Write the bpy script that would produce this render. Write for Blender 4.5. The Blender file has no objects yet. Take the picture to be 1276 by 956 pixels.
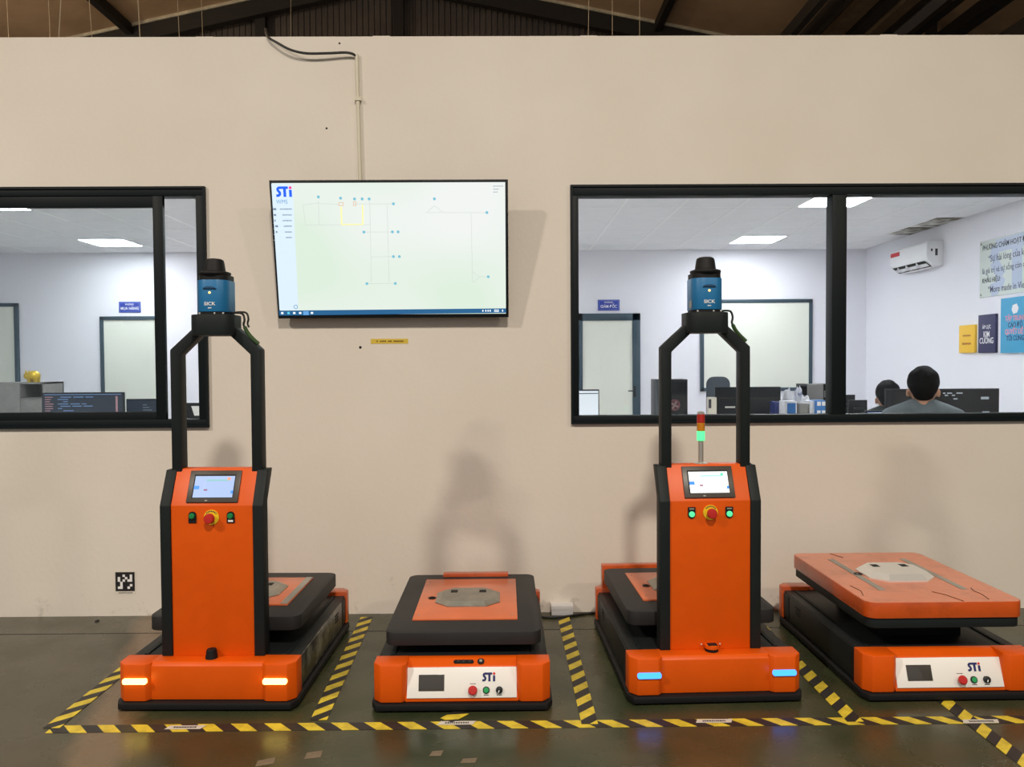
import bpy, bmesh, math, random
from mathutils import Vector, Matrix, Euler
random.seed(7)
S = bpy.context.scene
C = S.collection
R = math.radians

# ------------------------------------------------------------------ camera, world, exposure
F = 958.0
CH = 1.35                       # camera height
WD = CH * F / 313.0             # camera to wall
cam_d = bpy.data.cameras.new('camera'); cam = bpy.data.objects.new('camera', cam_d); C.objects.link(cam)
cam_d.sensor_fit = 'HORIZONTAL'; cam_d.sensor_width = 36.0; cam_d.lens = 36.0 * F / 1276.0
cam_d.clip_start = 0.05; cam_d.clip_end = 200
yaw, pitch, roll = R(0.48), R(1.5), R(0.35)
fw = Vector((math.sin(yaw) * math.cos(pitch), math.cos(yaw) * math.cos(pitch), -math.sin(pitch)))
rt = Vector((math.cos(yaw), -math.sin(yaw), 0)); up = rt.cross(fw)
rt2 = rt * math.cos(roll) - up * math.sin(roll); up2 = up * math.cos(roll) + rt * math.sin(roll)
CP = Vector((0, -WD, CH))
cam.matrix_world = Matrix(((rt2.x, up2.x, -fw.x, CP.x), (rt2.y, up2.y, -fw.y, CP.y), (rt2.z, up2.z, -fw.z, CP.z), (0, 0, 0, 1)))
S.camera = cam
w = bpy.data.worlds.new('world'); S.world = w; w.use_nodes = True
w.node_tree.nodes['Background'].inputs[0].default_value = (0.97, 0.97, 1.0, 1)
w.node_tree.nodes['Background'].inputs[1].default_value = 0.40
S.view_settings.view_transform = 'Standard'; S.view_settings.look = 'None'
S.view_settings.exposure = 0.0; S.view_settings.gamma = 1.0; S.view_settings.use_curve_mapping = False

def ray(x, y): return fw + rt2 * ((x - 638) / F) + up2 * ((478 - y) / F)
def on_y(x, y, Y): d = ray(x, y); return CP + d * ((Y - CP.y) / d.y)
def on_z(x, y, Z): d = ray(x, y); return CP + d * ((Z - CP.z) / d.z)
def on_x(x, y, X): d = ray(x, y); return CP + d * ((X - CP.x) / d.x)
def at_d(x, y, D): return on_y(x, y, D - WD)

# ------------------------------------------------------------------ materials
MATS = {}
def mat(name, col, rough=0.5, metal=0.0, spec=0.5, emit=None, es=0.0, var=0.0, scale=8.0, bump=0.0, bscale=60.0, coat=0.0, col2=None, lo=0.4, hi=0.65):
    if name in MATS: return MATS[name]
    m = bpy.data.materials.new(name); m.use_nodes = True; nt = m.node_tree; b = nt.nodes['Principled BSDF']
    b.inputs['Base Color'].default_value = (*col, 1); b.inputs['Roughness'].default_value = rough; b.inputs['Metallic'].default_value = metal
    b.inputs['Specular IOR Level'].default_value = spec; b.inputs['Coat Weight'].default_value = coat; b.inputs['Coat Roughness'].default_value = 0.15
    if emit: b.inputs['Emission Color'].default_value = (*emit, 1); b.inputs['Emission Strength'].default_value = es
    if var > 0 or col2 or bump > 0: tc = nt.nodes.new('ShaderNodeTexCoord')
    if var > 0 or col2:
        n = nt.nodes.new('ShaderNodeTexNoise'); n.inputs['Scale'].default_value = scale; n.inputs['Detail'].default_value = 6; n.inputs['Roughness'].default_value = 0.65
        nt.links.new(tc.outputs['Object'], n.inputs['Vector'])
        r = nt.nodes.new('ShaderNodeValToRGB'); r.color_ramp.elements[0].position = lo; r.color_ramp.elements[1].position = hi
        c2 = col2 if col2 else tuple(max(0, c * (1 - var)) for c in col)
        r.color_ramp.elements[0].color = (*c2, 1); r.color_ramp.elements[1].color = (*col, 1)
        nt.links.new(n.outputs['Fac'], r.inputs['Fac']); nt.links.new(r.outputs['Color'], b.inputs['Base Color'])
    if bump > 0:
        n2 = nt.nodes.new('ShaderNodeTexNoise'); n2.inputs['Scale'].default_value = bscale; n2.inputs['Detail'].default_value = 4
        nt.links.new(tc.outputs['Object'], n2.inputs['Vector'])
        bp = nt.nodes.new('ShaderNodeBump'); bp.inputs['Strength'].default_value = bump; bp.inputs['Distance'].default_value = 0.01
        nt.links.new(n2.outputs['Fac'], bp.inputs['Height']); nt.links.new(bp.outputs['Normal'], b.inputs['Normal'])
    MATS[name] = m; return m
def emis(name, col, s):
    return mat(name, tuple(c * 0.5 for c in col), 0.4, emit=col, es=s)

ORANGE = mat('orange_paint', (0.74, 0.098, 0.002), 0.42, spec=0.3, var=0.08, scale=5)
ORANGE_WORN = mat('orange_worn', (0.56, 0.082, 0.008), 0.4, spec=0.3, var=0.25, scale=7, bump=0.25, bscale=28, coat=0.8, lo=0.32, hi=0.5)
ORANGE_MAT = mat('orange_matte', (0.70, 0.15, 0.04), 0.4, var=0.10, scale=10, coat=0.6)
BLACK = mat('black_metal', (0.010, 0.012, 0.013), 0.5, spec=0.35, bump=0.05, bscale=300)
CHARCOAL = mat('charcoal_metal', (0.011, 0.0155, 0.0168), 0.55, spec=0.22, var=0.15, scale=6)
PLATE = mat('plate_grey', (0.024, 0.0245, 0.026), 0.55, spec=0.3, var=0.2, scale=4, bump=0.06, bscale=200)
RUBBER = mat('rubber', (0.006, 0.006, 0.007), 0.6, spec=0.3)
WRAP = mat('scuffed_wrap', (0.22, 0.21, 0.17), 0.3, col2=(0.03, 0.03, 0.026), scale=9, bump=0.5, bscale=25, lo=0.45, hi=0.68)
STEEL = mat('brushed_steel', (0.42, 0.40, 0.35), 0.38, 0.75, var=0.2, scale=14)
STEEL_L = mat('bright_steel', (0.80, 0.80, 0.78), 0.3, 0.5)
STRIP = mat('strip_grey', (0.36, 0.34, 0.30), 0.5, 0.1, var=0.2)
DARK = mat('dark_hole', (0.004, 0.004, 0.004), 0.7)
WHITE = mat('white_panel', (0.83, 0.82, 0.80), 0.35)
RED = mat('red_button', (0.50, 0.022, 0.02), 0.35)
YELLOW = mat('yellow_ring', (0.85, 0.58, 0.02), 0.4)
GREEN = mat('green_button', (0.01, 0.22, 0.06), 0.3)
GREENLIT = emis('green_lit', (0.10, 0.80, 0.34), 1.0)
NAVY = mat('navy_print', (0.012, 0.015, 0.12), 0.5)
REDP = mat('red_print', (0.65, 0.03, 0.03), 0.5)
BLUE_L = mat('lidar_blue', (0.008, 0.15, 0.36), 0.42)
BEZEL = mat('bezel_brown', (0.055, 0.045, 0.038), 0.4)
GLASSBLK = mat('black_glass', (0.06, 0.055, 0.05), 0.12)
FRAME = mat('window_frame', (0.004, 0.008, 0.010), 0.5, spec=0.2)
FRAME_IN = mat('door_frame', (0.03, 0.06, 0.085), 0.45)
CREAM = mat('cream_panel', (0.74, 0.76, 0.68), 0.5)
OFFW = mat('office_wall', (0.80, 0.80, 0.86), 0.7)
TILE = mat('ceiling_tile', (0.80, 0.80, 0.82), 0.8, var=0.04, scale=5)
TBAR = mat('ceiling_grid', (0.86, 0.86, 0.86), 0.5)
LITPANEL = emis('panel_light', (0.96, 0.97, 1.0), 39.0)
PLASTIC_W = mat('white_plastic', (0.82, 0.83, 0.85), 0.35)
PLASTIC_B = mat('black_plastic', (0.007, 0.010, 0.013), 0.45, spec=0.3)
CABLE = mat('cable_black', (0.012, 0.012, 0.012), 0.5)
CONDUIT = mat('conduit', (0.66, 0.62, 0.50), 0.5)
GREYWOOD = mat('grey_wood', (0.26, 0.25, 0.235), 0.6, var=0.2, scale=6)
DESK = mat('desk_top', (0.55, 0.53, 0.50), 0.5)
GOLD = mat('gold', (0.75, 0.52, 0.06), 0.28, 0.7)
SKIN = mat('skin', (0.50, 0.26, 0.17), 0.55)
HAIR = mat('hair', (0.004, 0.004, 0.005), 0.75, spec=0.15, bump=0.5, bscale=160)
SHIRT = mat('shirt_grey', (0.135, 0.165, 0.19), 0.85, var=0.15, scale=12)
SHIRT2 = mat('shirt_black', (0.02, 0.03, 0.032), 0.85)
TROUSER = mat('trousers', (0.02, 0.022, 0.03), 0.8)
INK = mat('ink', (0.03, 0.035, 0.045), 0.6)
WPRINT = mat('white_print', (0.85, 0.85, 0.86), 0.5)

def wall_mat():
    m = bpy.data.materials.new('wall_paint'); m.use_nodes = True; nt = m.node_tree; b = nt.nodes['Principled BSDF']; L = nt.links.new
    b.inputs['Roughness'].default_value = 0.62
    geo = nt.nodes.new('ShaderNodeNewGeometry')
    n = nt.nodes.new('ShaderNodeTexNoise'); n.inputs['Scale'].default_value = 1.3; n.inputs['Detail'].default_value = 5; L(geo.outputs['Position'], n.inputs['Vector'])
    r = nt.nodes.new('ShaderNodeValToRGB'); r.color_ramp.elements[0].position = 0.35; r.color_ramp.elements[1].position = 0.7
    r.color_ramp.elements[0].color = (0.705, 0.652, 0.578, 1); r.color_ramp.elements[1].color = (0.75, 0.70, 0.632, 1); L(n.outputs['Fac'], r.inputs['Fac'])
    # scuffs low on the wall
    sp = nt.nodes.new('ShaderNodeSeparateXYZ'); L(geo.outputs['Position'], sp.inputs[0])
    mr = nt.nodes.new('ShaderNodeMapRange'); mr.inputs[1].default_value = 0.0; mr.inputs[2].default_value = 0.42; mr.inputs[3].default_value = 0.19; mr.inputs[4].default_value = 0.0; L(sp.outputs['Z'], mr.inputs[0])
    n2 = nt.nodes.new('ShaderNodeTexNoise'); n2.inputs['Scale'].default_value = 9; n2.inputs['Detail'].default_value = 8; n2.inputs['Roughness'].default_value = 0.7; L(geo.outputs['Position'], n2.inputs['Vector'])
    ad = nt.nodes.new('ShaderNodeMath'); ad.operation = 'ADD'; L(n2.outputs['Fac'], ad.inputs[0]); L(mr.outputs[0], ad.inputs[1])
    r2 = nt.nodes.new('ShaderNodeValToRGB'); r2.color_ramp.elements[0].position = 0.74; r2.color_ramp.elements[1].position = 0.86
    r2.color_ramp.elements[0].color = (0, 0, 0, 1); r2.color_ramp.elements[1].color = (0.5, 0.5, 0.5, 1); L(ad.outputs[0], r2.inputs['Fac'])
    mx = nt.nodes.new('ShaderNodeMix'); mx.data_type = 'RGBA'; L(r2.outputs['Color'], mx.inputs[0]); L(r.outputs['Color'], mx.inputs[6]); mx.inputs[7].default_value = (0.30, 0.28, 0.23, 1)
    L(mx.outputs[2], b.inputs['Base Color'])
    n3 = nt.nodes.new('ShaderNodeTexNoise'); n3.inputs['Scale'].default_value = 35; n3.inputs['Detail'].default_value = 5; L(geo.outputs['Position'], n3.inputs['Vector'])
    bp = nt.nodes.new('ShaderNodeBump'); bp.inputs['Strength'].default_value = 0.12; bp.inputs['Distance'].default_value = 0.01; L(n3.outputs['Fac'], bp.inputs['Height']); L(bp.outputs['Normal'], b.inputs['Normal'])
    return m
WALL = wall_mat()

def floor_mat():
    m = bpy.data.materials.new('floor_epoxy'); m.use_nodes = True; nt = m.node_tree; b = nt.nodes['Principled BSDF']; L = nt.links.new
    geo = nt.nodes.new('ShaderNodeNewGeometry')
    n = nt.nodes.new('ShaderNodeTexNoise'); n.inputs['Scale'].default_value = 1.6; n.inputs['Detail'].default_value = 9; n.inputs['Roughness'].default_value = 0.62; L(geo.outputs['Position'], n.inputs['Vector'])
    r = nt.nodes.new('ShaderNodeValToRGB'); e = r.color_ramp.elements
    e[0].position = 0.30; e[0].color = (0.020, 0.032, 0.014, 1); e[1].position = 0.72; e[1].color = (0.085, 0.064, 0.028, 1)
    k = e.new(0.5); k.color = (0.043, 0.048, 0.022, 1); L(n.outputs['Fac'], r.inputs['Fac'])
    # worn brown track running off to the left: distance from a line on the floor
    p0 = on_z(190, 956, 0); p1 = on_z(205, 800, 0)
    q0 = on_z(120, 940, 0); q1 = on_z(165, 840, 0)
    d = Vector((q1.x - q0.x, q1.y - q0.y)).normalized(); nx, ny = d.y, -d.x; c0 = nx * q0.x + ny * q0.y
    dot = nt.nodes.new('ShaderNodeVectorMath'); dot.operation = 'DOT_PRODUCT'; L(geo.outputs['Position'], dot.inputs[0]); dot.inputs[1].default_value = (nx, ny, 0)
    sb = nt.nodes.new('ShaderNodeMath'); sb.operation = 'SUBTRACT'; L(dot.outputs['Value'], sb.inputs[0]); sb.inputs[1].default_value = c0
    ab = nt.nodes.new('ShaderNodeMath'); ab.operation = 'ABSOLUTE'; L(sb.outputs[0], ab.inputs[0])
    n2 = nt.nodes.new('ShaderNodeTexNoise'); n2.inputs['Scale'].default_value = 5; n2.inputs['Detail'].default_value = 6; L(geo.outputs['Position'], n2.inputs['Vector'])
    ml = nt.nodes.new('ShaderNodeMath'); ml.operation = 'MULTIPLY_ADD'; L(n2.outputs['Fac'], ml.inputs[0]); ml.inputs[1].default_value = 0.16; L(ab.outputs[0], ml.inputs[2])
    mr = nt.nodes.new('ShaderNodeMapRange'); mr.inputs[1].default_value = 0.13; mr.inputs[2].default_value = 0.20; mr.inputs[3].default_value = 0.8; mr.inputs[4].default_value = 0; L(ml.outputs[0], mr.inputs[0])
    mx = nt.nodes.new('ShaderNodeMix'); mx.data_type = 'RGBA'; L(mr.outputs[0], mx.inputs[0]); mx.inputs[7].default_value = (0.185, 0.122, 0.068, 1)
    # grey-brown dull area on the far left
    sp = nt.nodes.new('ShaderNodeSeparateXYZ'); L(geo.outputs['Position'], sp.inputs[0])
    m2 = nt.nodes.new('ShaderNodeMapRange'); m2.inputs[1].default_value = -1.75; m2.inputs[2].default_value = -1.45; m2.inputs[3].default_value = 0.7; m2.inputs[4].default_value = 0; L(sp.outputs['X'], m2.inputs[0])
    mx2 = nt.nodes.new('ShaderNodeMix'); mx2.data_type = 'RGBA'; L(m2.outputs[0], mx2.inputs[0]); L(r.outputs['Color'], mx2.inputs[6]); L(mx2.outputs[2], mx.inputs[6]); mx2.inputs[7].default_value = (0.070, 0.058, 0.038, 1)
    # pale scratches
    n4 = nt.nodes.new('ShaderNodeTexNoise'); n4.inputs['Scale'].default_value = 16; n4.inputs['Detail'].default_value = 8; n4.inputs['Roughness'].default_value = 0.75; L(geo.outputs['Position'], n4.inputs['Vector'])
    r4 = nt.nodes.new('ShaderNodeValToRGB'); r4.color_ramp.elements[0].position = 0.68; r4.color_ramp.elements[0].color = (0, 0, 0, 1); r4.color_ramp.elements[1].position = 0.78; r4.color_ramp.elements[1].color = (0.45, 0.45, 0.45, 1); L(n4.outputs['Fac'], r4.inputs['Fac'])
    mx3 = nt.nodes.new('ShaderNodeMix'); mx3.data_type = 'RGBA'; L(r4.outputs['Color'], mx3.inputs[0]); L(mx.outputs[2], mx3.inputs[6]); mx3.inputs[7].default_value = (0.19, 0.16, 0.11, 1)
    L(mx3.outputs[2], b.inputs['Base Color'])
    rr = nt.nodes.new('ShaderNodeMapRange'); rr.inputs[1].default_value = 0.3; rr.inputs[2].default_value = 0.7; rr.inputs[3].default_value = 0.19; rr.inputs[4].default_value = 0.36; L(n2.outputs['Fac'], rr.inputs[0]); L(rr.outputs[0], b.inputs['Roughness'])
    return m
FLOOR = floor_mat()

def tape_mat(name, period, shear, along):
    m = bpy.data.materials.new(name); m.use_nodes = True; nt = m.node_tree; b = nt.nodes['Principled BSDF']; L = nt.links.new
    tc = nt.nodes.new('ShaderNodeTexCoord'); sp = nt.nodes.new('ShaderNodeSeparateXYZ'); L(tc.outputs['Object'], sp.inputs[0])
    ma = nt.nodes.new('ShaderNodeMath'); ma.operation = 'MULTIPLY_ADD'; L(sp.outputs['Y'], ma.inputs[0]); ma.inputs[1].default_value = shear; L(sp.outputs['X'], ma.inputs[2])
    dv = nt.nodes.new('ShaderNodeMath'); dv.operation = 'DIVIDE'; L(ma.outputs[0], dv.inputs[0]); dv.inputs[1].default_value = period
    fr = nt.nodes.new('ShaderNodeMath'); fr.operation = 'FRACT'; L(dv.outputs[0], fr.inputs[0])
    gt = nt.nodes.new('ShaderNodeMath'); gt.operation = 'GREATER_THAN'; L(fr.outputs[0], gt.inputs[0]); gt.inputs[1].default_value = 0.5
    n = nt.nodes.new('ShaderNodeTexNoise'); n.inputs['Scale'].default_value = 22; n.inputs['Detail'].default_value = 7; L(tc.outputs['Object'], n.inputs['Vector'])
    r = nt.nodes.new('ShaderNodeValToRGB'); r.color_ramp.elements[0].position = 0.3; r.color_ramp.elements[1].position = 0.6
    r.color_ramp.elements[0].color = (0.50, 0.37, 0.03, 1); r.color_ramp.elements[1].color = (0.74, 0.57, 0.04, 1); L(n.outputs['Fac'], r.inputs['Fac'])
    mx = nt.nodes.new('ShaderNodeMix'); mx.data_type = 'RGBA'; L(gt.outputs[0], mx.inputs[0]); mx.inputs[6].default_value = (0.022, 0.019, 0.018, 1); L(r.outputs['Color'], mx.inputs[7])
    L(mx.outputs[2], b.inputs['Base Color']); b.inputs['Roughness'].default_value = 0.5
    return m

def glass_mat():
    m = bpy.data.materials.new('window_glass'); m.use_nodes = True; nt = m.node_tree; nt.nodes.clear(); L = nt.links.new
    o = nt.nodes.new('ShaderNodeOutputMaterial'); t = nt.nodes.new('ShaderNodeBsdfTransparent'); g = nt.nodes.new('ShaderNodeBsdfGlossy'); f = nt.nodes.new('ShaderNodeFresnel'); mx = nt.nodes.new('ShaderNodeMixShader')
    t.inputs[0].default_value = (0.94, 0.96, 0.96, 1); g.inputs['Roughness'].default_value = 0.02; f.inputs[0].default_value = 1.32
    L(f.outputs[0], mx.inputs[0]); L(t.outputs[0], mx.inputs[1]); L(g.outputs[0], mx.inputs[2]); L(mx.outputs[0], o.inputs[0]); return m
GLASS = glass_mat()

# ------------------------------------------------------------------ mesh helpers
class MB:
    def __init__(s): s.bm = bmesh.new()
    def box(s, x0, x1, y0, y1, z0, z1, bev=0.0, seg=2):
        tmp = bmesh.new(); bmesh.ops.create_cube(tmp, size=1.0)
        for v in tmp.verts: v.co = Vector(((x0 + x1) / 2 + v.co.x * (x1 - x0), (y0 + y1) / 2 + v.co.y * (y1 - y0), (z0 + z1) / 2 + v.co.z * (z1 - z0)))
        if bev > 0: bmesh.ops.bevel(tmp, geom=tmp.edges[:], offset=bev, segments=seg, profile=0.5, affect='EDGES')
        s._merge(tmp); return s
    def prism(s, poly, a, b, axis='z', bev=0.0, seg=2):
        """poly in the two other axes (xyz order), extruded a..b along axis"""
        tmp = bmesh.new()
        def P(p, t): return {'z': (p[0], p[1], t), 'y': (p[0], t, p[1]), 'x': (t, p[0], p[1])}[axis]
        A = [tmp.verts.new(P(p, a)) for p in poly]; B = [tmp.verts.new(P(p, b)) for p in poly]
        n = len(poly); tmp.faces.new(A); tmp.faces.new(B[::-1])
        for i in range(n): tmp.faces.new((A[i], B[i], B[(i + 1) % n], A[(i + 1) % n]))
        bmesh.ops.recalc_face_normals(tmp, faces=tmp.faces[:])
        if bev > 0: bmesh.ops.bevel(tmp, geom=tmp.edges[:], offset=bev, segments=seg, profile=0.5, affect='EDGES')
        s._merge(tmp); return s
    def rrect(s, x0, x1, y0, y1, z0, z1, r, axis='z', n=6, bev=0.0):
        pts = []
        for cx, cy, a0 in ((x1 - r, y1 - r, 0), (x0 + r, y1 - r, 90), (x0 + r, y0 + r, 180), (x1 - r, y0 + r, 270)):
            for i in range(n + 1): a = R(a0 + 90 * i / n); pts.append((cx + r * math.cos(a), cy + r * math.sin(a)))
        return s.prism(pts, z0, z1, axis, bev)
    def lathe(s, prof, loc=(0, 0, 0), seg=24, axis='z', sx=1.0, sy=1.0):
        tmp = bmesh.new(); rings = []
        for r, z in prof:
            if r <= 1e-6: rings.append([tmp.verts.new((0, 0, z))])
            else: rings.append([tmp.verts.new((r * sx * math.cos(2 * math.pi * i / seg), r * sy * math.sin(2 * math.pi * i / seg), z)) for i in range(seg)])
        for A, B in zip(rings, rings[1:]):
            for i in range(seg):
                j = (i + 1) % seg
                if len(A) == 1 and len(B) == 1: break
                if len(A) == 1: tmp.faces.new((A[0], B[j], B[i]))
                elif len(B) == 1: tmp.faces.new((A[i], A[j], B[0]))
                else: tmp.faces.new((A[i], A[j], B[j], B[i]))
        if len(rings[0]) > 1: tmp.faces.new(rings[0][::-1])
        if len(rings[-1]) > 1: tmp.faces.new(rings[-1])
        bmesh.ops.recalc_face_normals(tmp, faces=tmp.faces[:])
        M = Matrix.Identity(4)
        if axis == 'y': M = Matrix.Rotation(R(90), 4, 'X')       # +z profile -> -y
        if axis == 'x': M = Matrix.Rotation(R(90), 4, 'Y')
        bmesh.ops.transform(tmp, matrix=Matrix.Translation(loc) @ M, verts=tmp.verts[:])
        s._merge(tmp); return s
    def tube(s, pts, r, seg=8, radii=None):
        pts = [Vector(p) for p in pts]; rings = []; tmp = bmesh.new(); ref = Vector((0.13, 0.31, 0.94))
        for i, p in enumerate(pts):
            t = (pts[min(i + 1, len(pts) - 1)] - pts[max(i - 1, 0)]).normalized()
            u = t.cross(ref)
            if u.length < 0.05: u = t.cross(Vector((1, 0, 0)))
            u.normalize(); v = t.cross(u); rr = radii[i] if radii else r
            rings.append([tmp.verts.new(p + (u * math.cos(2 * math.pi * k / seg) + v * math.sin(2 * math.pi * k / seg)) * rr) for k in range(seg)])
        for A, B in zip(rings, rings[1:]):
            for k in range(seg): tmp.faces.new((A[k], A[(k + 1) % seg], B[(k + 1) % seg], B[k]))
        tmp.faces.new(rings[0][::-1]); tmp.faces.new(rings[-1])
        bmesh.ops.recalc_face_normals(tmp, faces=tmp.faces[:]); s._merge(tmp); return s
    def ell(s, c, rx, ry, rz, seg=16, rot=None):
        tmp = bmesh.new(); bmesh.ops.create_uvsphere(tmp, u_segments=seg, v_segments=max(6, seg * 2 // 3), radius=1.0)
        M = Matrix.Translation(c) @ (rot.to_4x4() if rot else Matrix.Identity(4)) @ Matrix.Diagonal((rx, ry, rz, 1))
        bmesh.ops.transform(tmp, matrix=M, verts=tmp.verts[:]); s._merge(tmp); return s
    def caps(s, a, b, ra, rb, n=10):
        a = Vector(a); b = Vector(b); k = 7
        s.tube([a.lerp(b, i / k) for i in range(k + 1)], ra, n, [ra + (rb - ra) * i / k for i in range(k + 1)])
        s.ell(a, ra, ra, ra, n); s.ell(b, rb, rb, rb, n); return s
    def xf(s, M): bmesh.ops.transform(s.bm, matrix=M, verts=s.bm.verts[:]); return s
    def _merge(s, tmp):
        me = bpy.data.meshes.new('tmp'); tmp.to_mesh(me); tmp.free(); s.bm.from_mesh(me); bpy.data.meshes.remove(me)
    def build(s, name, m, parent=None, loc=None, rot=None, smooth=True, ang=35):
        me = bpy.data.meshes.new(name)
        if smooth:
            for f in s.bm.faces: f.smooth = True
            for e in s.bm.edges:
                e.smooth = not (len(e.link_faces) == 2 and e.calc_face_angle(0) > R(ang))
        s.bm.to_mesh(me); s.bm.free(); me.materials.append(m)
        return link(name, me, parent, loc, rot)
def link(name, me, parent=None, loc=None, rot=None):
    o = bpy.data.objects.new(name, me); C.objects.link(o)
    if loc is not None: o.location = loc
    if rot is not None: o.rotation_euler = rot
    if parent is not None: o.parent = parent
    return o
def tag(o, label, cat, group=None):
    o['label'] = label; o['category'] = cat
    if group: o['group'] = group
    return o
def struct(o): o['kind'] = 'structure'; return o
def empty(name, loc=(0, 0, 0), rot=(0, 0, 0), parent=None):
    o = bpy.data.objects.new(name, None); C.objects.link(o); o.location = loc; o.rotation_euler = rot; o.empty_display_size = 0.05
    if parent: o.parent = parent
    return o
def thing(name, label, cat, loc=(0, 0, 0), rot=(0, 0, 0), group=None): return tag(empty(name, loc, rot), label, cat, group)
def B(name, m, parent, *a, bev=0.0, loc=None, rot=None): return MB().box(*a, bev=bev).build(name, m, parent, loc, rot)
def text_geo(body, size, bold=0.0, extrude=0.0005, align='CENTER', sx=1.0, shear=0.0):
    cu = bpy.data.curves.new('t', 'FONT'); cu.body = body; cu.size = size; cu.offset = bold; cu.extrude = extrude; cu.align_x = align; cu.align_y = 'CENTER'; cu.resolution_u = 5; cu.shear = shear; cu.space_line = 0.9
    o = bpy.data.objects.new('t', cu); C.objects.link(o); bpy.context.view_layer.update()
    me = bpy.data.meshes.new_from_object(o.evaluated_get(bpy.context.evaluated_depsgraph_get()))
    bpy.data.objects.remove(o); bpy.data.curves.remove(cu)
    if sx != 1.0:
        for v in me.vertices: v.co.x *= sx
    return me
def text(name, body, size, m, parent, loc, rot=(R(90), 0, 0), **k):
    me = text_geo(body, size, **k); me.materials.clear(); me.materials.append(m); return link(name, me, parent, loc, rot)
def stroke(mb, pts, wd, y0, y1):
    """thick polyline in XZ extruded along y"""
    for i_, ((xa, za), (xb, zb)) in enumerate(zip(pts, pts[1:])):
        y0 -= 0.00004
        dx, dz = xb - xa, zb - za; l = math.hypot(dx, dz) or 1e-6; px, pz = -dz / l * wd / 2, dx / l * wd / 2
        ex, ez = dx / l * wd * 0.0, dz / l * wd * 0.0
        mb.prism([(xa + px - ex, za + pz - ez), (xa - px - ex, za - pz - ez), (xb - px + ex, zb - pz + ez), (xb + px + ex, zb + pz + ez)], y0, y1, 'y')
def sti_logo(parent, cx, cz, h, y, blue, red):
    """the STi wordmark: S and T joined along the top, i with a red dot; faces -y at depth y"""
    k = h; mb = MB(); wd = 0.24 * k; t = 0.0012
    pts = [(0.0, -0.375), (0.20, -0.375), (0.33, -0.30), (0.37, -0.17), (0.32, -0.04), (0.20, 0.08), (0.15, 0.20), (0.19, 0.31), (0.31, 0.375), (1.17, 0.375)]
    pts = [(cx + (a - 0.765) * k, cz + b * k) for a, b in pts]; stroke(mb, pts, wd, y - t, y)
    for a, b in pts[1:-1]: mb.lathe([(wd / 2, 0), (wd / 2, t)], (a, y, b), 10, 'y')
    mb.box(cx - 0.06 * k, cx + 0.20 * k, y - t, y, cz - 0.5 * k, cz + 0.45 * k)
    mb.box(cx + 0.50 * k, cx + 0.76 * k, y - t, y, cz - 0.5 * k, cz + 0.17 * k)
    mb.build('logo_letters', blue, parent, smooth=False)
    MB().lathe([(0.145 * k, 0), (0.145 * k, t)], (cx + 0.63 * k, y, cz + 0.37 * k), 16, 'y').build('logo_dot', red, parent)
def bars(mb, x0, x1, z, h, y0, y1, n, seed=1):
    """illegible small print: a row of little dark dashes"""
    rnd = random.Random(seed); x = x0
    while x < x1:
        wv = (x1 - x0) / n * rnd.uniform(0.5, 1.1); mb.box(x, min(x + wv * 0.78, x1), y0, y1, z - h * rnd.uniform(0.35, 0.5), z + h * rnd.uniform(0.35, 0.5)); x += wv
    return mb

# ------------------------------------------------------------------ setting: floor, wall with window openings
struct(B('floor', FLOOR, None, -9, 9, -11, 9.9, -0.1, 0.0))
WT = 0.12
wl = on_y(640, 45, 0).z
def rect_y(x0, y0, x1, y1, Y):
    """pixel rectangle -> (X0, X1, Z0, Z1) on the plane y = Y"""
    a, b, c, d = on_y(x0, y0, Y), on_y(x1, y0, Y), on_y(x0, y1, Y), on_y(x1, y1, Y)
    return (a.x + c.x) / 2, (b.x + d.x) / 2, (c.z + d.z) / 2, (a.z + b.z) / 2
_, LX1, LZ0, LZ1 = rect_y(0, 233.5, 259, 533.5, 0); LX0 = LX1 - 2.9
RX0, _, RZ0, RZ1 = rect_y(711, 230, 1276, 526.5, 0); RX1 = RX0 + 2.9
xs = [-8.6, LX0, LX1, RX0, RX1, 7.6]
zb, zt = min(LZ0, RZ0), max(LZ1, RZ1)
mb = MB()
def wallbox(x0, x1, z0, z1): mb.box(x0, x1, 0, WT, z0, z1)
wallbox(xs[0], xs[1], 0, wl); wallbox(xs[2], xs[3], 0, wl); wallbox(xs[4], xs[5], 0, wl)
wallbox(LX0, LX1, 0, LZ0); wallbox(LX0, LX1, LZ1, wl); wallbox(RX0, RX1, 0, RZ0); wallbox(RX0, RX1, RZ1, wl)
wall = struct(mb.build('wall_front', WALL, smooth=False))
for x, y, r in ((407, 160, 0.006), (449, 433, 0.008), (423, 54, 0.006), (448, 125, 0.008)):
    p = on_y(x, y, 0); MB().lathe([(r, 0), (r * 0.7, 0.002), (0, 0.0025)], (p.x, 0, p.z), 8, 'y').build('nail_hole', DARK, wall)
# ragged paint edge on the wall top
mb = MB(); rnd = random.Random(3)
for x in (255, 476, 735, 1110):
    p = on_y(x, 45, 0); mb.box(p.x - 0.05, p.x + 0.04, 0.01, 0.05, wl, wl + rnd.uniform(0.004, 0.01))
mb.build('plaster_crumb', WALL, wall)['kind'] = 'stuff'

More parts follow.
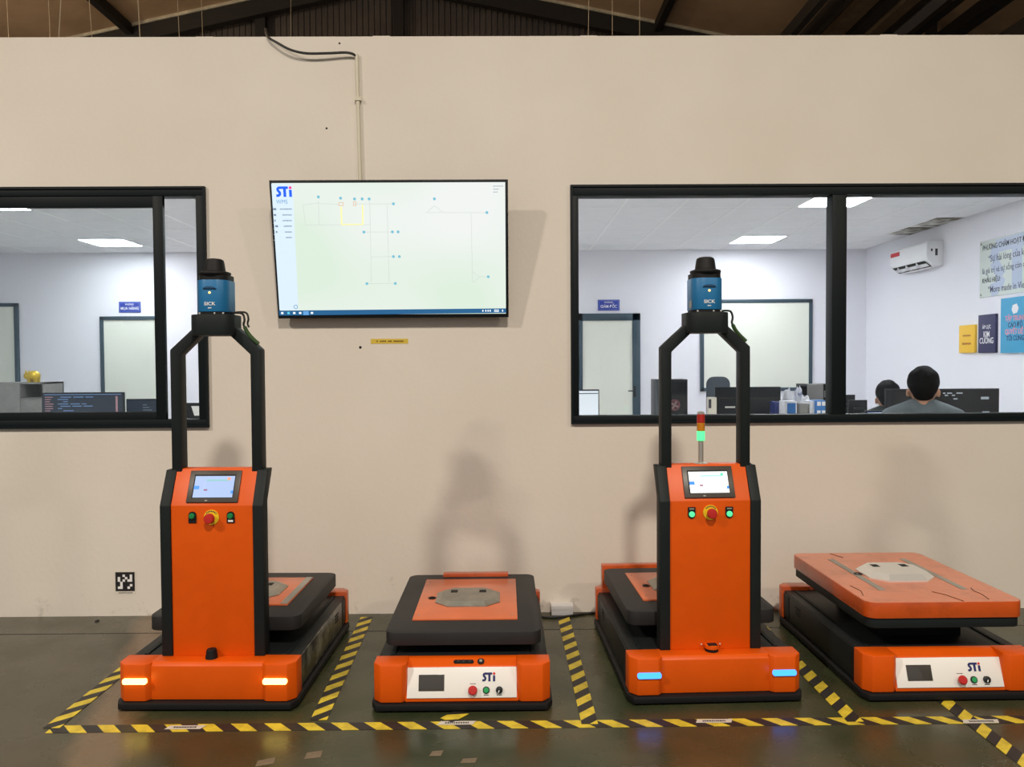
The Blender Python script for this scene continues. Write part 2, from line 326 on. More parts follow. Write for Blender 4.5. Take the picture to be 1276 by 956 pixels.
def win_frame(name, X0, X1, Z0, Z1, lw, rw, tw, bw):
    root = struct(empty(name, ((X0 + X1) / 2, 0, Z0)))
    ox, oz = (X0 + X1) / 2, Z0; hw = (X1 - X0) / 2; H = Z1 - Z0
    mb = MB()
    for a in ((-hw, -hw + lw, bw, H - tw), (hw - rw, hw, bw, H - tw), (-hw, hw, H - tw, H), (-hw, hw, 0, bw)):
        mb.box(a[0], a[1], -0.012, 0.075, a[2], a[3], bev=0.002)
    mb.build('frame', FRAME, root)
    mb = MB()      # raised outer lip
    for a in ((-hw, -hw + 0.012, 0.012, H - 0.012), (hw - 0.012, hw, 0.012, H - 0.012), (-hw, hw, H - 0.012, H), (-hw, hw, 0, 0.012)): mb.box(a[0], a[1], -0.02, -0.012, a[2], a[3])
    mb.build('frame_lip', FRAME, root)
    return root, ox, oz, hw, H
k = 313.0 / CH
w2, ox, oz, hw, H = win_frame('window_2', RX0, RX1, RZ0, RZ1, 10 / k, 10 / k, 13 / k, 10 / k)
ma, mbx, _, _ = rect_y(1036, 240, 1054, 520, 0)
B('mullion', FRAME, w2, ma - ox, mbx - ox, -0.010, 0.075, 10 / k, H - 13 / k, bev=0.003)
B('glass_pane', GLASS, w2, -hw + 0.03, ma - ox + 0.005, 0.030, 0.036, 0.03, H - 0.04)
B('glass_pane', GLASS, w2, mbx - ox - 0.005, hw - 0.03, 0.030, 0.036, 0.03, H - 0.04)
w1, ox, oz, hw, H = win_frame('window_1', LX0, LX1, LZ0, LZ1, 11 / k, 12 / k, 11 / k, 10 / k)
sa, sb_, sz0, sz1 = rect_y(193, 243, 205.5, 523, 0)
mb = MB(); s0 = -0.3
mb.box(sa - ox, sb_ - ox, -0.008, 0.02, 0.03, H - 0.03, bev=0.002)            # sliding sash: stile, rails
mb.box(-0.05, sb_ - ox, -0.006, 0.02, H - 25 / k, H - 0.03, bev=0.002); mb.box(-0.05, sb_ - ox, -0.006, 0.02, 0.03, 20 / k, bev=0.002)
mb.box(-0.05, -0.0, -0.008, 0.02, 0.03, H - 0.03, bev=0.002)
mb.build('sliding_sash', FRAME, w1)
B('glass_pane', GLASS, w1, -0.03, sa - ox + 0.005, 0.004, 0.009, 0.06, H - 0.08)
B('glass_pane', GLASS, w1, 0.0, hw - 0.03, 0.045, 0.050, 0.03, H - 0.03)
B('glass_pane', GLASS, w1, -hw + 0.03, 0.0, 0.045, 0.050, 0.03, H - 0.03)

# ------------------------------------------------------------------ office behind the wall
OC = CH + 1.6; OB = 10.95 - WD; OXR = 5.15; OXL = -8.4
struct(B('wall_back', OFFW, None, OXL - 0.1, OXR + 0.1, OB, OB + 0.1, 0, OC + 0.05))
struct(B('wall_right', OFFW, None, OXR, OXR + 0.1, WT, OB, 0, OC + 0.05))
struct(B('wall_left', OFFW, None, OXL - 0.1, OXL, WT, OB, 0, OC + 0.05))
struct(B('floor_office', mat('office_floor', (0.62, 0.60, 0.57), 0.35, var=0.05, scale=3), None, OXL, OXR, WT, OB, 0.0, 0.004))
ceil = struct(B('ceiling', TBAR, None, OXL - 0.1, OXR + 0.1, WT, OB + 0.1, OC + 0.012, OC + 0.06))
STAIN = mat('stained_tile', (0.74, 0.73, 0.70), 0.8, col2=(0.09, 0.07, 0.04), scale=2.6, lo=0.42, hi=0.60)
T = 0.6; gx = []; x = 1.2 - 0.6 * 16
while x < OXR - 0.05: gx.append(x); x += T
gy = [OB - T * i for i in range(1, 12)]
tile_me = {}
lights = {(c, r) for c in (-5.4, -1.2, 3.0) for r in (2, 6, 10)}
for xi in gx:
    x1 = min(xi + T, OXR)
    if x1 < OXL + 0.1 or xi < OXL: continue
    for j, y0 in enumerate(gy):
        if y0 < WT: continue
        lit = any(abs(xi - c) < 0.05 and (j + 1) == r for c, r in lights)
        if lit:
            where = {-5.4: 'near the code monitor', -1.2: 'behind the television wall', 3.0: 'before the cream board'}[min((-5.4, -1.2, 3.0), key=lambda q: abs(q - xi))]
            row = {2: 'by the back wall', 6: 'midway along the room', 10: 'by the glazed front wall'}[j + 1]
            t = thing('ceiling_light', 'square white ceiling light panel %s, %s' % (row, where), 'ceiling light', ((xi + x1) / 2, y0 + T / 2, OC), group='office ceiling light panels')
            MB().box(-T / 2 + 0.024, T / 2 - 0.024, -T / 2 + 0.024, T / 2 - 0.024, -0.008, 0.0).build('diffuser', LITPANEL, t)
            mb = MB()
            for a in ((-0.29, -0.277, -0.29, 0.29), (0.277, 0.29, -0.29, 0.29), (-0.29, 0.29, -0.29, -0.277), (-0.29, 0.29, 0.277, 0.29)): mb.box(*a, -0.009, 0.012)
            mb.build('frame', PLASTIC_W, t); continue
        stained = xi > 4.5 and 3 <= j + 1 <= 4
        key = (round(x1 - xi, 3), stained)
        if key not in tile_me:
            o = MB().box(0.008, x1 - xi - 0.008, 0.008, T - 0.008, -0.004, 0.012, bev=0.003, seg=1).build('ceiling_tile', STAIN if stained else TILE, ceil, (xi, y0, OC), smooth=False); tile_me[key] = o.data
        else: link('ceiling_tile', tile_me[key], ceil, (xi, y0, OC))

mb = MB()
for xi in gx:
    if xi > OXL: mb.box(xi - 0.011, xi + 0.011, WT, OB, OC - 0.007, OC + 0.011)
for y0 in gy:
    if y0 > WT: mb.box(OXL, OXR, y0 - 0.011, y0 + 0.011, OC - 0.006, OC + 0.0112)
mb.build('ceiling_grid', TBAR, ceil, smooth=False)
def back_door(name, px, py, X1px, gap, label_sign=None, left_open=None, fr=0.11, ft=0.1, handle=True):
    p0 = at_d(px, py, 10.93); p1 = at_d(X1px, py, 10.93); x0 = left_open if left_open is not None else p0.x; x1 = p1.x; h = p0.z
    root = struct(empty(name, ((x0 + x1) / 2, OB, 0))); hw = (x1 - x0) / 2
    mb = MB(); mb.box(-hw, -hw + fr, -0.05, 0, 0, h, bev=0.004); mb.box(hw - fr, hw, -0.05, 0, 0, h, bev=0.004); mb.box(-hw, hw, -0.05, 0, h - ft, h, bev=0.004); mb.build('door_frame', FRAME_IN, root)
    B('door_panel', CREAM, root, -hw + fr, hw - fr, -0.03, -0.002, 0.01, h - ft)
    if handle:
        mb = MB(); mb.box(hw - fr + 0.01, hw - fr + 0.045, -0.06, -0.05, 0.86, 1.02, bev=0.003); mb.tube([(hw - fr + 0.03, -0.06, 0.95), (hw - fr + 0.03, -0.09, 0.95), (hw - fr - 0.07, -0.09, 0.95)], 0.009); mb.build('door_handle', PLASTIC_B, root)
    return root
back_door('door_1', 716, 391, 797.5, 0)
d2 = back_door('door_2', 125, 394.5, 199, 0, fr=0.05, ft=0.05, handle=False)
back_door('door_3', 0, 378, 22.5, 0, left_open=at_d(22.5, 378, 10.93).x - 0.9, fr=0.05, ft=0.05, handle=False)

BLUE_S = mat('sign_blue', (0.01, 0.035, 0.34), 0.4)
def office_sign(x0, y0, x1, y1, word, label):
    X0, X1, Z0, Z1 = rect_y(x0, y0, x1, y1, OB - 0.012); cx = (X0 + X1) / 2; hw = (X1 - X0) / 2; H = Z1 - Z0
    t = thing('door_sign', label, 'sign', (cx, OB, Z0))
    MB().box(-hw, hw, -0.012, 0, 0, H, bev=0.002).build('plate', BLUE_S, t)
    mb = MB(); i = 0.012
    for a in ((-hw + i, hw - i, i, i + 0.004), (-hw + i, hw - i, H - i - 0.004, H - i), (-hw + i, -hw + i + 0.004, i, H - i), (hw - i - 0.004, hw - i, i, H - i)): mb.box(a[0], a[1], -0.0135, -0.012, a[2], a[3])
    mb.build('border_line', mat('pale_blue', (0.25, 0.35, 0.7), 0.5), t)
    text('lettering', 'PHÒNG', H * 0.22, WPRINT, t, (0, -0.0135, H * 0.74), bold=0.0003)
    text('lettering', word, H * 0.38, WPRINT, t, (0, -0.0135, H * 0.36), bold=0.0007, sx=0.82)
office_sign(148, 376, 175, 389.5, 'MUA HÀNG', 'blue door sign reading PHÒNG MUA HÀNG on the office wall')
office_sign(745, 373.5, 772, 387, 'GIÁM ĐỐC', 'blue door sign reading PHÒNG GIÁM ĐỐC above a framed door')

X0, X1, Z0, Z1 = rect_y(873, 373, 1012.5, 487.5, OB - 0.03); hw = (X1 - X0) / 2; H = Z1 - Z0
t = thing('whiteboard', 'wide cream board in a thin dark blue frame on the office wall', 'whiteboard', ((X0 + X1) / 2, OB, Z0))
mb = MB()
for a in ((-hw, -hw + 0.05, 0, H), (hw - 0.05, hw, 0, H), (-hw, hw, H - 0.05, H), (-hw, hw, 0, 0.05)): mb.box(a[0], a[1], -0.035, 0, a[2], a[3], bev=0.004)
mb.build('frame', FRAME_IN, t); B('board', CREAM, t, -hw + 0.045, hw - 0.045, -0.022, -0.001, 0.045, H - 0.045)

# air conditioner on the right office wall (local +y out of the wall = world -x)
pa = on_x(1176, 297, OXR); pb = on_x(1176, 333, OXR); yn = pa.y
AH = 0.30; AL = 0.86
t = thing('air_conditioner', 'white split air conditioner with a red sticker high on the office wall', 'air conditioner', (OXR, yn + AL / 2, (pa.z + pb.z) / 2 - AH / 2), (0, 0, R(90)))
# local x along the wall (+x = world +y = away), local +y = world -x = into the room
mb = MB(); prof = [(0.0, 0.0), (0.10, 0.0), (0.19, 0.07), (0.205, 0.13), (0.20, 0.27), (0.17, 0.30), (0.0, 0.30)]
mb.prism(prof, -AL / 2, AL / 2, 'x', bev=0.012, seg=3); mb.build('housing', PLASTIC_W, t)
MB().prism([(0.108, 0.0), (0.188, 0.062), (0.192, 0.068), (0.104, 0.004)], -AL / 2 + 0.06, AL / 2 - 0.06, 'x').xf(Matrix.Translation((0, 0.004, -0.004))).build('air_outlet', DARK, t)
for q in (-0.19, 0.05, 0.25): B('louvre', PLASTIC_W, t, q - 0.004, q + 0.004, 0.108, 0.196, 0.0, 0.066)
MB().prism([(0.10, -0.012), (0.165, 0.035), (0.162, 0.040), (0.097, -0.006)], -AL / 2 + 0.07, AL / 2 - 0.07, 'x').build('louvre_blade', PLASTIC_W, t)
B('sticker', mat('red_sticker', (0.55, 0.03, 0.04), 0.4), t, AL / 2 - 0.24, AL / 2 - 0.03, 0.199, 0.2075, 0.20, 0.25)
B('vent_slot', INK, t, -AL / 2 - 0.001, -AL / 2 + 0.004, 0.07, 0.10, 0.12, 0.2); B('vent_slot', INK, t, -AL / 2 - 0.001, -AL / 2 + 0.004, 0.13, 0.15, 0.17, 0.2)

# boards on the right wall: local x runs towards the camera (world -y), local -y faces the room
def wall_board(name, label, cat, xa, xb, ya, yb, xr, thick, m, parts):
    """far edge at pixel xa (top ya, bottom yb), near edge pixel xr"""
    a = on_x(xa, ya, OXR - thick); b = on_x(xa, yb, OXR - thick); c = on_x(xr, ya, OXR - thick)
    W = a.y - c.y; H = a.z - b.z
    t = thing(name, label, cat, (OXR, (a.y + c.y) / 2, b.z), (0, 0, R(-90)))
    MB().box(-W / 2, W / 2, -thick, 0, 0, H, bev=min(0.004, thick * 0.3)).build('panel', m, t)
    parts(t, W, H, -thick - 0.0008); return t
ACRYL = mat('acrylic_sign', (0.66, 0.74, 0.70), 0.12)
def p_sign(t, W, H, y):
    pale = mat('pale_logo', (0.44, 0.52, 0.68), 0.3)
    mb = MB(); stroke(mb, [(-W * 0.30, H * 0.10), (-W * 0.18, H * 0.14), (-W * 0.12, H * 0.32), (-W * 0.26, H * 0.62), (-W * 0.22, H * 0.86), (W * 0.35, H * 0.88)], W * 0.14, y, y + 0.0004); mb.box(W * 0.04, W * 0.2, y, y + 0.0004, H * 0.08, H * 0.82)
    mb.build('logo_watermark', pale, t, smooth=False)
    Lx = -W / 2 + 0.05
    for s_, size, zf, ind in (('PHƯƠNG CHÂM HOẠT ĐỘNG', 0.076, 0.87, 0.0), ('“Sự hài lòng của khách', 0.098, 0.66, 0.10), ('là giá trị và sự sống còn của', 0.084, 0.46, 0.0), ('KHẨU HIỆU:', 0.07, 0.29, 0.0), ('“More made in Viet', 0.096, 0.12, 0.10)):
        text('lettering', s_, size, INK if s_.isupper() or s_.endswith(':') else mat('ink_blue', (0.06, 0.07, 0.13), 0.5), t, (Lx + ind, y - 0.0006, H * zf), align='LEFT', bold=0.0008 if s_.isupper() else 0.0002, sx=0.78)
    for sx in (-1, 1):
        for z in (0.03, H - 0.03): MB().lathe([(0.011, 0), (0.011, 0.006), (0.006, 0.009)], (sx * (W / 2 - 0.03), y, z), 10, 'y').build('standoff_bolt', STEEL, t)
a_ = on_x(1221, 302, OXR).y
wall_board('motto_sign', 'pale glass sign with blue Vietnamese motto lettering on the right office wall', 'sign', 1221, 0, 302, 371.5, 1300, 0.012, ACRYL, p_sign)
def p_yel(t, W, H, y):
    mb = MB(); bars(mb, -W * 0.25, W * 0.25, H * 0.62, 0.022, y, y + 0.0006, 6, 4); bars(mb, -W * 0.28, W * 0.28, H * 0.33, 0.026, y, y + 0.0006, 7, 5); mb.build('small_print', mat('brown_print', (0.35, 0.12, 0.02), 0.5), t)
wall_board('wall_poster', 'small yellow canvas poster with faint brown print on the office wall', 'poster', 1195, 0, 406, 440, 1214.5, 0.03, mat('poster_yellow', (0.85, 0.52, 0.05), 0.6), p_yel)
def p_nav(t, W, H, y):
    text('lettering', 'ÁP LỰC', 0.055, WPRINT, t, (0, y, H * 0.67), sx=0.8); text('lettering', 'KIM', 0.085, WPRINT, t, (0, y, H * 0.48), bold=0.001, sx=0.75); text('lettering', 'CƯƠNG', 0.085, WPRINT, t, (0, y, H * 0.31), bold=0.001, sx=0.75)
wall_board('wall_poster', 'dark navy canvas poster reading KIM CƯƠNG in white letters', 'poster', 1219, 0, 393, 440, 1240.5, 0.03, mat('poster_navy', (0.035, 0.035, 0.10), 0.6), p_nav)
def p_blu(t, W, H, y):
    pink = mat('pink_print', (0.8, 0.25, 0.3), 0.5); dk = mat('navy_print2', (0.02, 0.05, 0.15), 0.5)
    for s_, zf, m_ in (('TẬP TRUNG', 0.62, pink), ('CAO ĐỘ', 0.50, dk), ('QUYẾT LIỆT', 0.38, pink), ('TỚI CÙNG', 0.26, dk)): text('lettering', s_, 0.072, m_, t, (0.0, y, H * zf), bold=0.0012, sx=0.78)
    MB().prism([(-0.03, H * 0.70), (0.03, H * 0.72), (0.05, H * 0.80), (0.02, H * 0.88), (-0.04, H * 0.86), (-0.055, H * 0.78)], y - 0.0006, y, 'y').build('white_shape', WPRINT, t)
wall_board('wall_poster', 'large sky blue canvas poster with pink and navy lettering below the glass sign', 'poster', 1247, 0, 372.5, 440, 1285, 0.03, mat('poster_blue', (0.06, 0.36, 0.60), 0.6), p_blu)

# ------------------------------------------------------------------ desks, screens and clutter in the office
def desk(x0, x1, y0, y1, label, h=0.74):
    t = thing('office_desk', label, 'desk', ((x0 + x1) / 2, (y0 + y1) / 2, 0)); a, b = (x1 - x0) / 2, (y1 - y0) / 2
    MB().box(-a, a, -b, b, h - 0.03, h, bev=0.004).build('desk_top', DESK, t)
    for sx in (-1, 1):
        for sy in (-1, 1): B('leg', PLASTIC_W, t, sx * (a - 0.05) - 0.025, sx * (a - 0.05) + 0.025, sy * (b - 0.05) - 0.025, sy * (b - 0.05) + 0.025, 0, h - 0.03)
    B('modesty_panel', DESK, t, -a + 0.08, a - 0.08, b - 0.08, b - 0.06, 0.3, h - 0.03)
    return t
DH = 0.74
def monitor(x0, y0, x1, D, label, facing=True, screen=None, tiltz=0.0, ratio=None, zlow=0.10, dz=DH):
    """pixel top edge x0..x1 at y0; stands on the desk at dz"""
    a = at_d(x0, y0, D); b = at_d(x1, y0, D); W = b.x - a.x; top = (a.z + b.z) / 2 - dz; H = top - zlow
    t = thing('monitor', label, 'monitor', ((a.x + b.x) / 2, D - WD, dz), (0, 0, tiltz))
    s_ = 1 if facing else -1
    MB().box(-W / 2, W / 2, -0.012, 0.012, zlow, top, bev=0.003).build('bezel', PLASTIC_B, t)
    MB().box(-W * 0.3, W * 0.3, min(0.012 * s_, 0.045 * s_), max(0.012 * s_, 0.045 * s_), zlow + H * 0.12, zlow + H * 0.62, bev=0.008).build('rear_housing', PLASTIC_B, t)
    if screen: MB().box(-W / 2 + 0.008, W / 2 - 0.008, -0.0135 if facing else 0.012, -0.012 if facing else 0.0135, zlow + 0.012, top - 0.010).build('screen', screen, t)
    mb = MB(); mb.box(-0.03, 0.03, min(0.03 * s_, 0.06 * s_), max(0.03 * s_, 0.06 * s_), 0.0, zlow + H * 0.4); mb.lathe([(0.11, 0), (0.11, 0.008), (0.04, 0.014)], (0, 0.03 * s_, 0), 20); mb.build('stand', PLASTIC_B, t)
    return t, W, top, zlow
desk(-5.3, -1.6, 0.95, 2.15, 'long pale office desk behind the left window carrying monitors')
CODE = emis('code_screen', (0.012, 0.020, 0.035), 1.0)
t, W, top, zl = monitor(53, 489, 155, 5.8, 'wide monitor showing dark code editor beside grey cabinet', True, CODE)
mb = MB(); mb2 = MB(); rnd = random.Random(11)
for i in range(22):
    z = top - 0.035 - i * 0.017
    if z < zl + 0.03: break
    x = -W / 2 + 0.12 + rnd.choice((0, 0.02, 0.04))
    for q in range(rnd.randint(1, 3)):
        l = rnd.uniform(0.03, 0.09); mb.box(x, x + l, -0.0145, -0.0135, z - 0.003, z + 0.003); x += l + 0.015
    mb2.box(-W / 2 + 0.025, -W / 2 + 0.03 + rnd.uniform(0.02, 0.06), -0.0145, -0.0135, z - 0.003, z + 0.003)
mb.box(-W / 2 + 0.02, W / 2 - 0.02, -0.0145, -0.0135, top - 0.018, top - 0.013); mb2.box(W / 2 - 0.06, W / 2 - 0.045, -0.0145, -0.0135, zl + 0.05, top - 0.03)
mb.build('code_text', emis('code_blue', (0.12, 0.2, 0.38), 1.0), t); mb2.build('code_text', emis('code_pink', (0.3, 0.16, 0.18), 1.0), t)
t, W, top, zl = monitor(158, 497, 203, 6.0, 'dark monitor right of the code editor monitor', True, CODE)
mb = MB()
for i in range(7): mb.box(-0.01, 0.02 + 0.02 * (i % 3), -0.0145, -0.0135, top - 0.05 - i * 0.02, top - 0.044 - i * 0.02)
mb.build('code_text', emis('code_grey', (0.12, 0.15, 0.18), 1.0), t)
p = at_d(239, 502, 5.35)
t = thing('laptop', 'black laptop lid tilted open behind the narrow right pane of the left window', 'laptop', (p.x + 0.06, 5.35 - WD, DH))
B('base', PLASTIC_B, t, -0.15, 0.17, -0.02, 0.2, 0.225, 0.245, bev=0.003)
MB().prism([(-0.127, p.z - DH), (0.13, p.z - DH), (0.16, 0.245), (-0.095, 0.245)], -0.02, -0.008, 'y').build('lid', PLASTIC_B, t)
MB().prism([(-0.055, p.z - DH - 0.022), (0.05, p.z - DH - 0.022), (0.075, 0.262), (-0.035, 0.262)], -0.0225, -0.02, 'y').build('paper', PLASTIC_W, t)
mb = MB(); mb.box(-0.14, 0.16, 0.0, 0.18, 0.0, 0.225, bev=0.004); mb.build('riser', GREYWOOD, t)
p = at_d(226, 519, 5.3)
t = MB().box(-0.03, 0.03, -0.03, 0.03, 0.0, p.z - DH - 0.012).build('pencil_tin', GREYWOOD, None, (p.x, 5.3 - WD, DH)); tag(t, 'small grey tin on the desk under the reddish cloth', 'tin')
t = MB().ell((0, 0, 0.012), 0.022, 0.02, 0.014, 10).ell((-0.016, 0.006, 0.010), 0.014, 0.014, 0.011, 8).ell((0.016, 0.0, 0.022), 0.012, 0.012, 0.011, 8).build('crumpled_cloth', mat('reddish_cloth', (0.24, 0.10, 0.08), 0.8), None, (p.x, 5.3 - WD, p.z - 0.012))
tag(t, 'small crumpled reddish brown cloth beside the tilted black laptop', 'cloth')

# grey cabinet + piggy bank
D = 9.1; c0 = at_d(55, 476.5, D); cw = 0.62
cab = thing('cabinet', 'grey wooden cabinet with open cubbies beside the office door', 'cabinet', (c0.x - cw / 2, D - WD + 0.2, 0))
H = c0.z; mb = MB(); mb.box(-cw / 2, cw / 2, -0.02 + 0.2, 0.2, 0, H); mb.box(-cw / 2, cw / 2, -0.2, 0.2, H - 0.02, H); mb.box(-cw / 2, cw / 2, -0.2, 0.2, 0, 0.05)
for x in (-cw / 2, cw / 2 - 0.02, cw / 2 - 0.30): mb.box(x, x + 0.02, -0.2, 0.2, 0, H)
for i in range(6): mb.box(cw / 2 - 0.3, cw / 2, -0.2, 0.2, 0.05 + (H - 0.07) * i / 6, 0.05 + (H - 0.07) * i / 6 + 0.018)
mb.build('carcass', GREYWOOD, cab, smooth=False)
B('door', GREYWOOD, cab, -cw / 2 + 0.004, cw / 2 - 0.284, -0.215, -0.2, 0.05, H - 0.004, bev=0.003)
for i in (4, 2): B('drawer', GREYWOOD, cab, cw / 2 - 0.278, cw / 2 - 0.022, -0.21, -0.18, 0.07 + (H - 0.07) * i / 6, 0.05 + (H - 0.07) * (i + 1) / 6 - 0.004, bev=0.003)
g = at_d(35, 475, D - 0.02)
pig = thing('piggy_bank', 'shiny gold piggy bank standing on the grey cabinet', 'figurine', (g.x + 0.01, D - WD + 0.06, H))
mb = MB(); mb.ell((0.005, 0, 0.078), 0.078, 0.062, 0.062, 20); mb.ell((-0.062, 0, 0.075), 0.045, 0.045, 0.042, 16); mb.lathe([(0.02, 0), (0.022, 0.03), (0.018, 0.034)], (-0.095, 0, 0.068), 14, 'x'); mb.build('body', GOLD, pig)
for sx in (-0.03, 0.045):
    for sy in (-0.03, 0.03): MB().lathe([(0.017, 0), (0.02, 0.03), (0.022, 0.05)], (sx, sy, 0), 10).build('leg', GOLD, pig)
for sy in (-1, 1): MB().prism([(-0.075, 0.105), (-0.045, 0.115), (-0.066, 0.145)], sy * 0.03 - 0.005, sy * 0.03 + 0.005, 'y').build('ear', GOLD, pig)
MB().ell((-0.08, -0.038, 0.088), 0.006, 0.004, 0.007, 8).build('eye', INK, pig)

# right window: white screen monitor, tower pc, rear of monitor etc
desk(0.55, 2.62, 1.30, 2.15, 'long pale office desk behind the right window carrying a computer tower')
desk(2.66, 4.35, 1.09, 1.62, 'pale office desk where the man in the grey shirt sits')
WSCR = emis('white_screen', (0.62, 0.66, 0.72), 1.0)
t, W, top, zl = monitor(706, 485.5, 746.5, 6.0, 'monitor with a blank white screen in front of the director door', True, WSCR)
B('menu_bar', INK, t, -W / 2 + 0.01, W / 2 - 0.01, -0.0145, -0.0135, top - 0.034, top - 0.028)
D = 6.0; a = at_d(817, 473, D); b = at_d(857, 473, D)
tw = thing('computer_tower', 'black desktop computer tower with a glass side and glowing fan', 'computer', ((a.x + b.x) / 2, D - WD, DH), (0, 0, R(0)))
W = b.x - a.x; H = a.z - DH
MB().box(-W / 2, W / 2, 0.0, 0.2, 0, H, bev=0.005).build('case', PLASTIC_B, tw)
B('front_panel', mat('case_front', (0.07, 0.085, 0.10), 0.4), tw, -W / 2, -W / 2 + 0.055, -0.008, 0.0, 0.005, H - 0.005)
B('side_glass', mat('tinted_glass', (0.01, 0.012, 0.016), 0.08), tw, -W / 2 + 0.065, W / 2 - 0.01, -0.004, 0.0, 0.02, H - 0.02)
MB().lathe([(0.045, 0), (0.045, 0.003), (0.036, 0.003), (0.036, 0.0)], (0.02, -0.004, H * 0.58), 20, 'y').build('fan', emis('fan_glow', (0.12, 0.05, 0.06), 0.7), tw)
for i in range(4): MB().prism([(-0.006, 0.0), (0.006, 0.0), (0.012, 0.032), (-0.002, 0.034)], -0.0085, -0.0075, 'y').xf(Matrix.Translation((0.02, 0, H * 0.58)) @ Matrix.Rotation(R(90 * i + 20), 4, 'Y')).build('fan_blade', mat('fan_grey', (0.25, 0.2, 0.2), 0.4), tw)
MB().tube([(0.0, -0.012, 0.12), (0.05, -0.014, 0.05), (0.10, -0.012, 0.02)], 0.004).build('cable', mat('blue_cable', (0.05, 0.12, 0.25), 0.5), tw)
MB().tube([(-W / 2 + 0.02, 0.03, H - 0.002), (-W / 2 + 0.03, 0.03, H + 0.04), (-W / 2 + 0.06, 0.03, H + 0.06)], 0.003).build('antenna', PLASTIC_W, tw)
# monitor seen from behind
D = 6.1; a = at_d(891, 482.5, D); b = at_d(973, 482.5, D); W = b.x - a.x; top = a.z - DH
mo = thing('monitor', 'black monitor seen from behind with a silver strip, in front of the cream board', 'monitor', ((a.x + b.x) / 2, D - WD, DH))
MB().box(-W / 2, W / 2, 0.0, 0.02, 0.08, top, bev=0.004).build('panel', PLASTIC_B, mo)
MB().box(-W / 2 + 0.02, W / 2 - 0.02, -0.035, 0.0, 0.08, top - 0.085, bev=0.01).build('rear_housing', PLASTIC_B, mo)
B('nameplate', STEEL_L, mo, -W / 2 + 0.07, -W / 2 + 0.15, -0.037, -0.035, top - 0.165, top - 0.152)
B('seam', GLASSBLK, mo, -W / 2 + 0.02, W / 2 - 0.02, -0.038, -0.03, top - 0.088, top - 0.082)
mb = MB(); mb.box(-0.04, 0.04, -0.05, -0.03, 0, 0.2); mb.box(-0.13, 0.13, -0.12, 0.08, 0, 0.012, bev=0.004); mb.build('stand', PLASTIC_B, mo)
D = 6.0; a = at_d(881.5, 495, D); t = thing('socket_box', 'small cream box with a black slot beside the monitor seen from behind', 'box', (a.x + 0.03, D - WD, DH))
MB().box(-0.03, 0.035, -0.03, 0.03, 0, a.z - DH, bev=0.004).build('body', mat('cream_plastic', (0.68, 0.66, 0.58), 0.5), t); B('slot', INK, t, -0.028, -0.008, -0.032, -0.03, a.z - DH - 0.085, a.z - DH - 0.015)
# office chair with rounded headrest, far back
D = 9.3; a = at_d(880, 469.5, D); b = at_d(909, 469.5, D); W = (b.x - a.x)
ch = thing('office_chair', 'dark grey office chair with a rounded high back before the cream board', 'chair', ((a.x + b.x) / 2, D - WD + 0.3, 0)); H = a.z
DKF = mat('dark_fabric', (0.045, 0.06, 0.075), 0.8)
MB().rrect(-W / 2, W / 2, H - 0.62, H, -0.34, -0.28, 0.09, 'y', bev=0.015).build('backrest', DKF, ch)
MB().rrect(-0.24, 0.24, -0.25, 0.24, 0.44, 0.52, 0.06, bev=0.015).build('seat', DKF, ch)
mb = MB(); mb.box(-0.03, 0.03, -0.30, -0.27, 0.40, 0.8); mb.box(-0.03, 0.03, -0.29, 0.0, 0.40, 0.44); mb.build('back_bracket', PLASTIC_B, ch)
MB().lathe([(0.03, 0.08), (0.03, 0.44)], (0, 0, 0), 12).build('gas_lift', STEEL, ch)
for i in range(5):
    c_, s_ = math.cos(R(72 * i + 18)), math.sin(R(72 * i + 18)); MB().tube([(0, 0, 0.1), (c_ * 0.28, s_ * 0.28, 0.065)], 0.02).ell((c_ * 0.28, s_ * 0.28, 0.03), 0.028, 0.028, 0.03, 10).build('leg', PLASTIC_B, ch)
# clutter: boxes and bags
CLD = 5.75
desk_lbl = 'boxes and bags piled on the desk'
BLUEBOX = mat('blue_carton', (0.03, 0.17, 0.5), 0.5); PALE = mat('pale_paper', (0.72, 0.74, 0.80), 0.6, var=0.15, scale=20); GREYB = mat('grey_box', (0.20, 0.20, 0.20), 0.5)
def carton(x0, y0, x1, D, label, m, dep=0.12, band=None):
    a = at_d(x0, y0, D); b = at_d(x1, y0, D); W = b.x - a.x; H = a.z - DH
    t = thing('carton', label, 'box', ((a.x + b.x) / 2, D - WD + dep / 2, DH)); MB().box(-W / 2, W / 2, -dep / 2, dep / 2, 0, H, bev=0.003).build('box', m, t)
    if band:
        mb = MB()
        for (u0, u1, v0, v1) in band: mb.box(-W / 2 + u0 * W, -W / 2 + u1 * W, -dep / 2 - 0.0015, -dep / 2, H - v1 * 0.1, H - v0 * 0.1)
        mb.build('printed_label', WPRINT if m is BLUEBOX else BLUEBOX, t)
    return t
carton(978, 500, 993, 5.65, 'upright white carton with a blue front label beside the black monitor', PALE, band=[(0.2, 0.9, 0.15, 1.6)])
carton(1017, 499, 1030, 5.65, 'upright blue carton with white squares beside the window mullion', BLUEBOX, band=[(0.1, 0.45, 0.1, 0.4), (0.1, 0.42, 0.75, 0.95), (0.55, 0.92, 0.75, 0.95), (0.55, 0.92, 0.1, 0.4)])
carton(966, 501, 977, 5.85, 'narrow dark blue carton against the black monitor', mat('darkblue_carton', (0.015, 0.03, 0.16), 0.5))
carton(996.5, 503, 1007, 5.68, 'short grey box among the white bags', GREYB)
carton(1009, 500, 1015.5, 5.68, 'slim pale file box standing between grey box and blue carton', PALE)
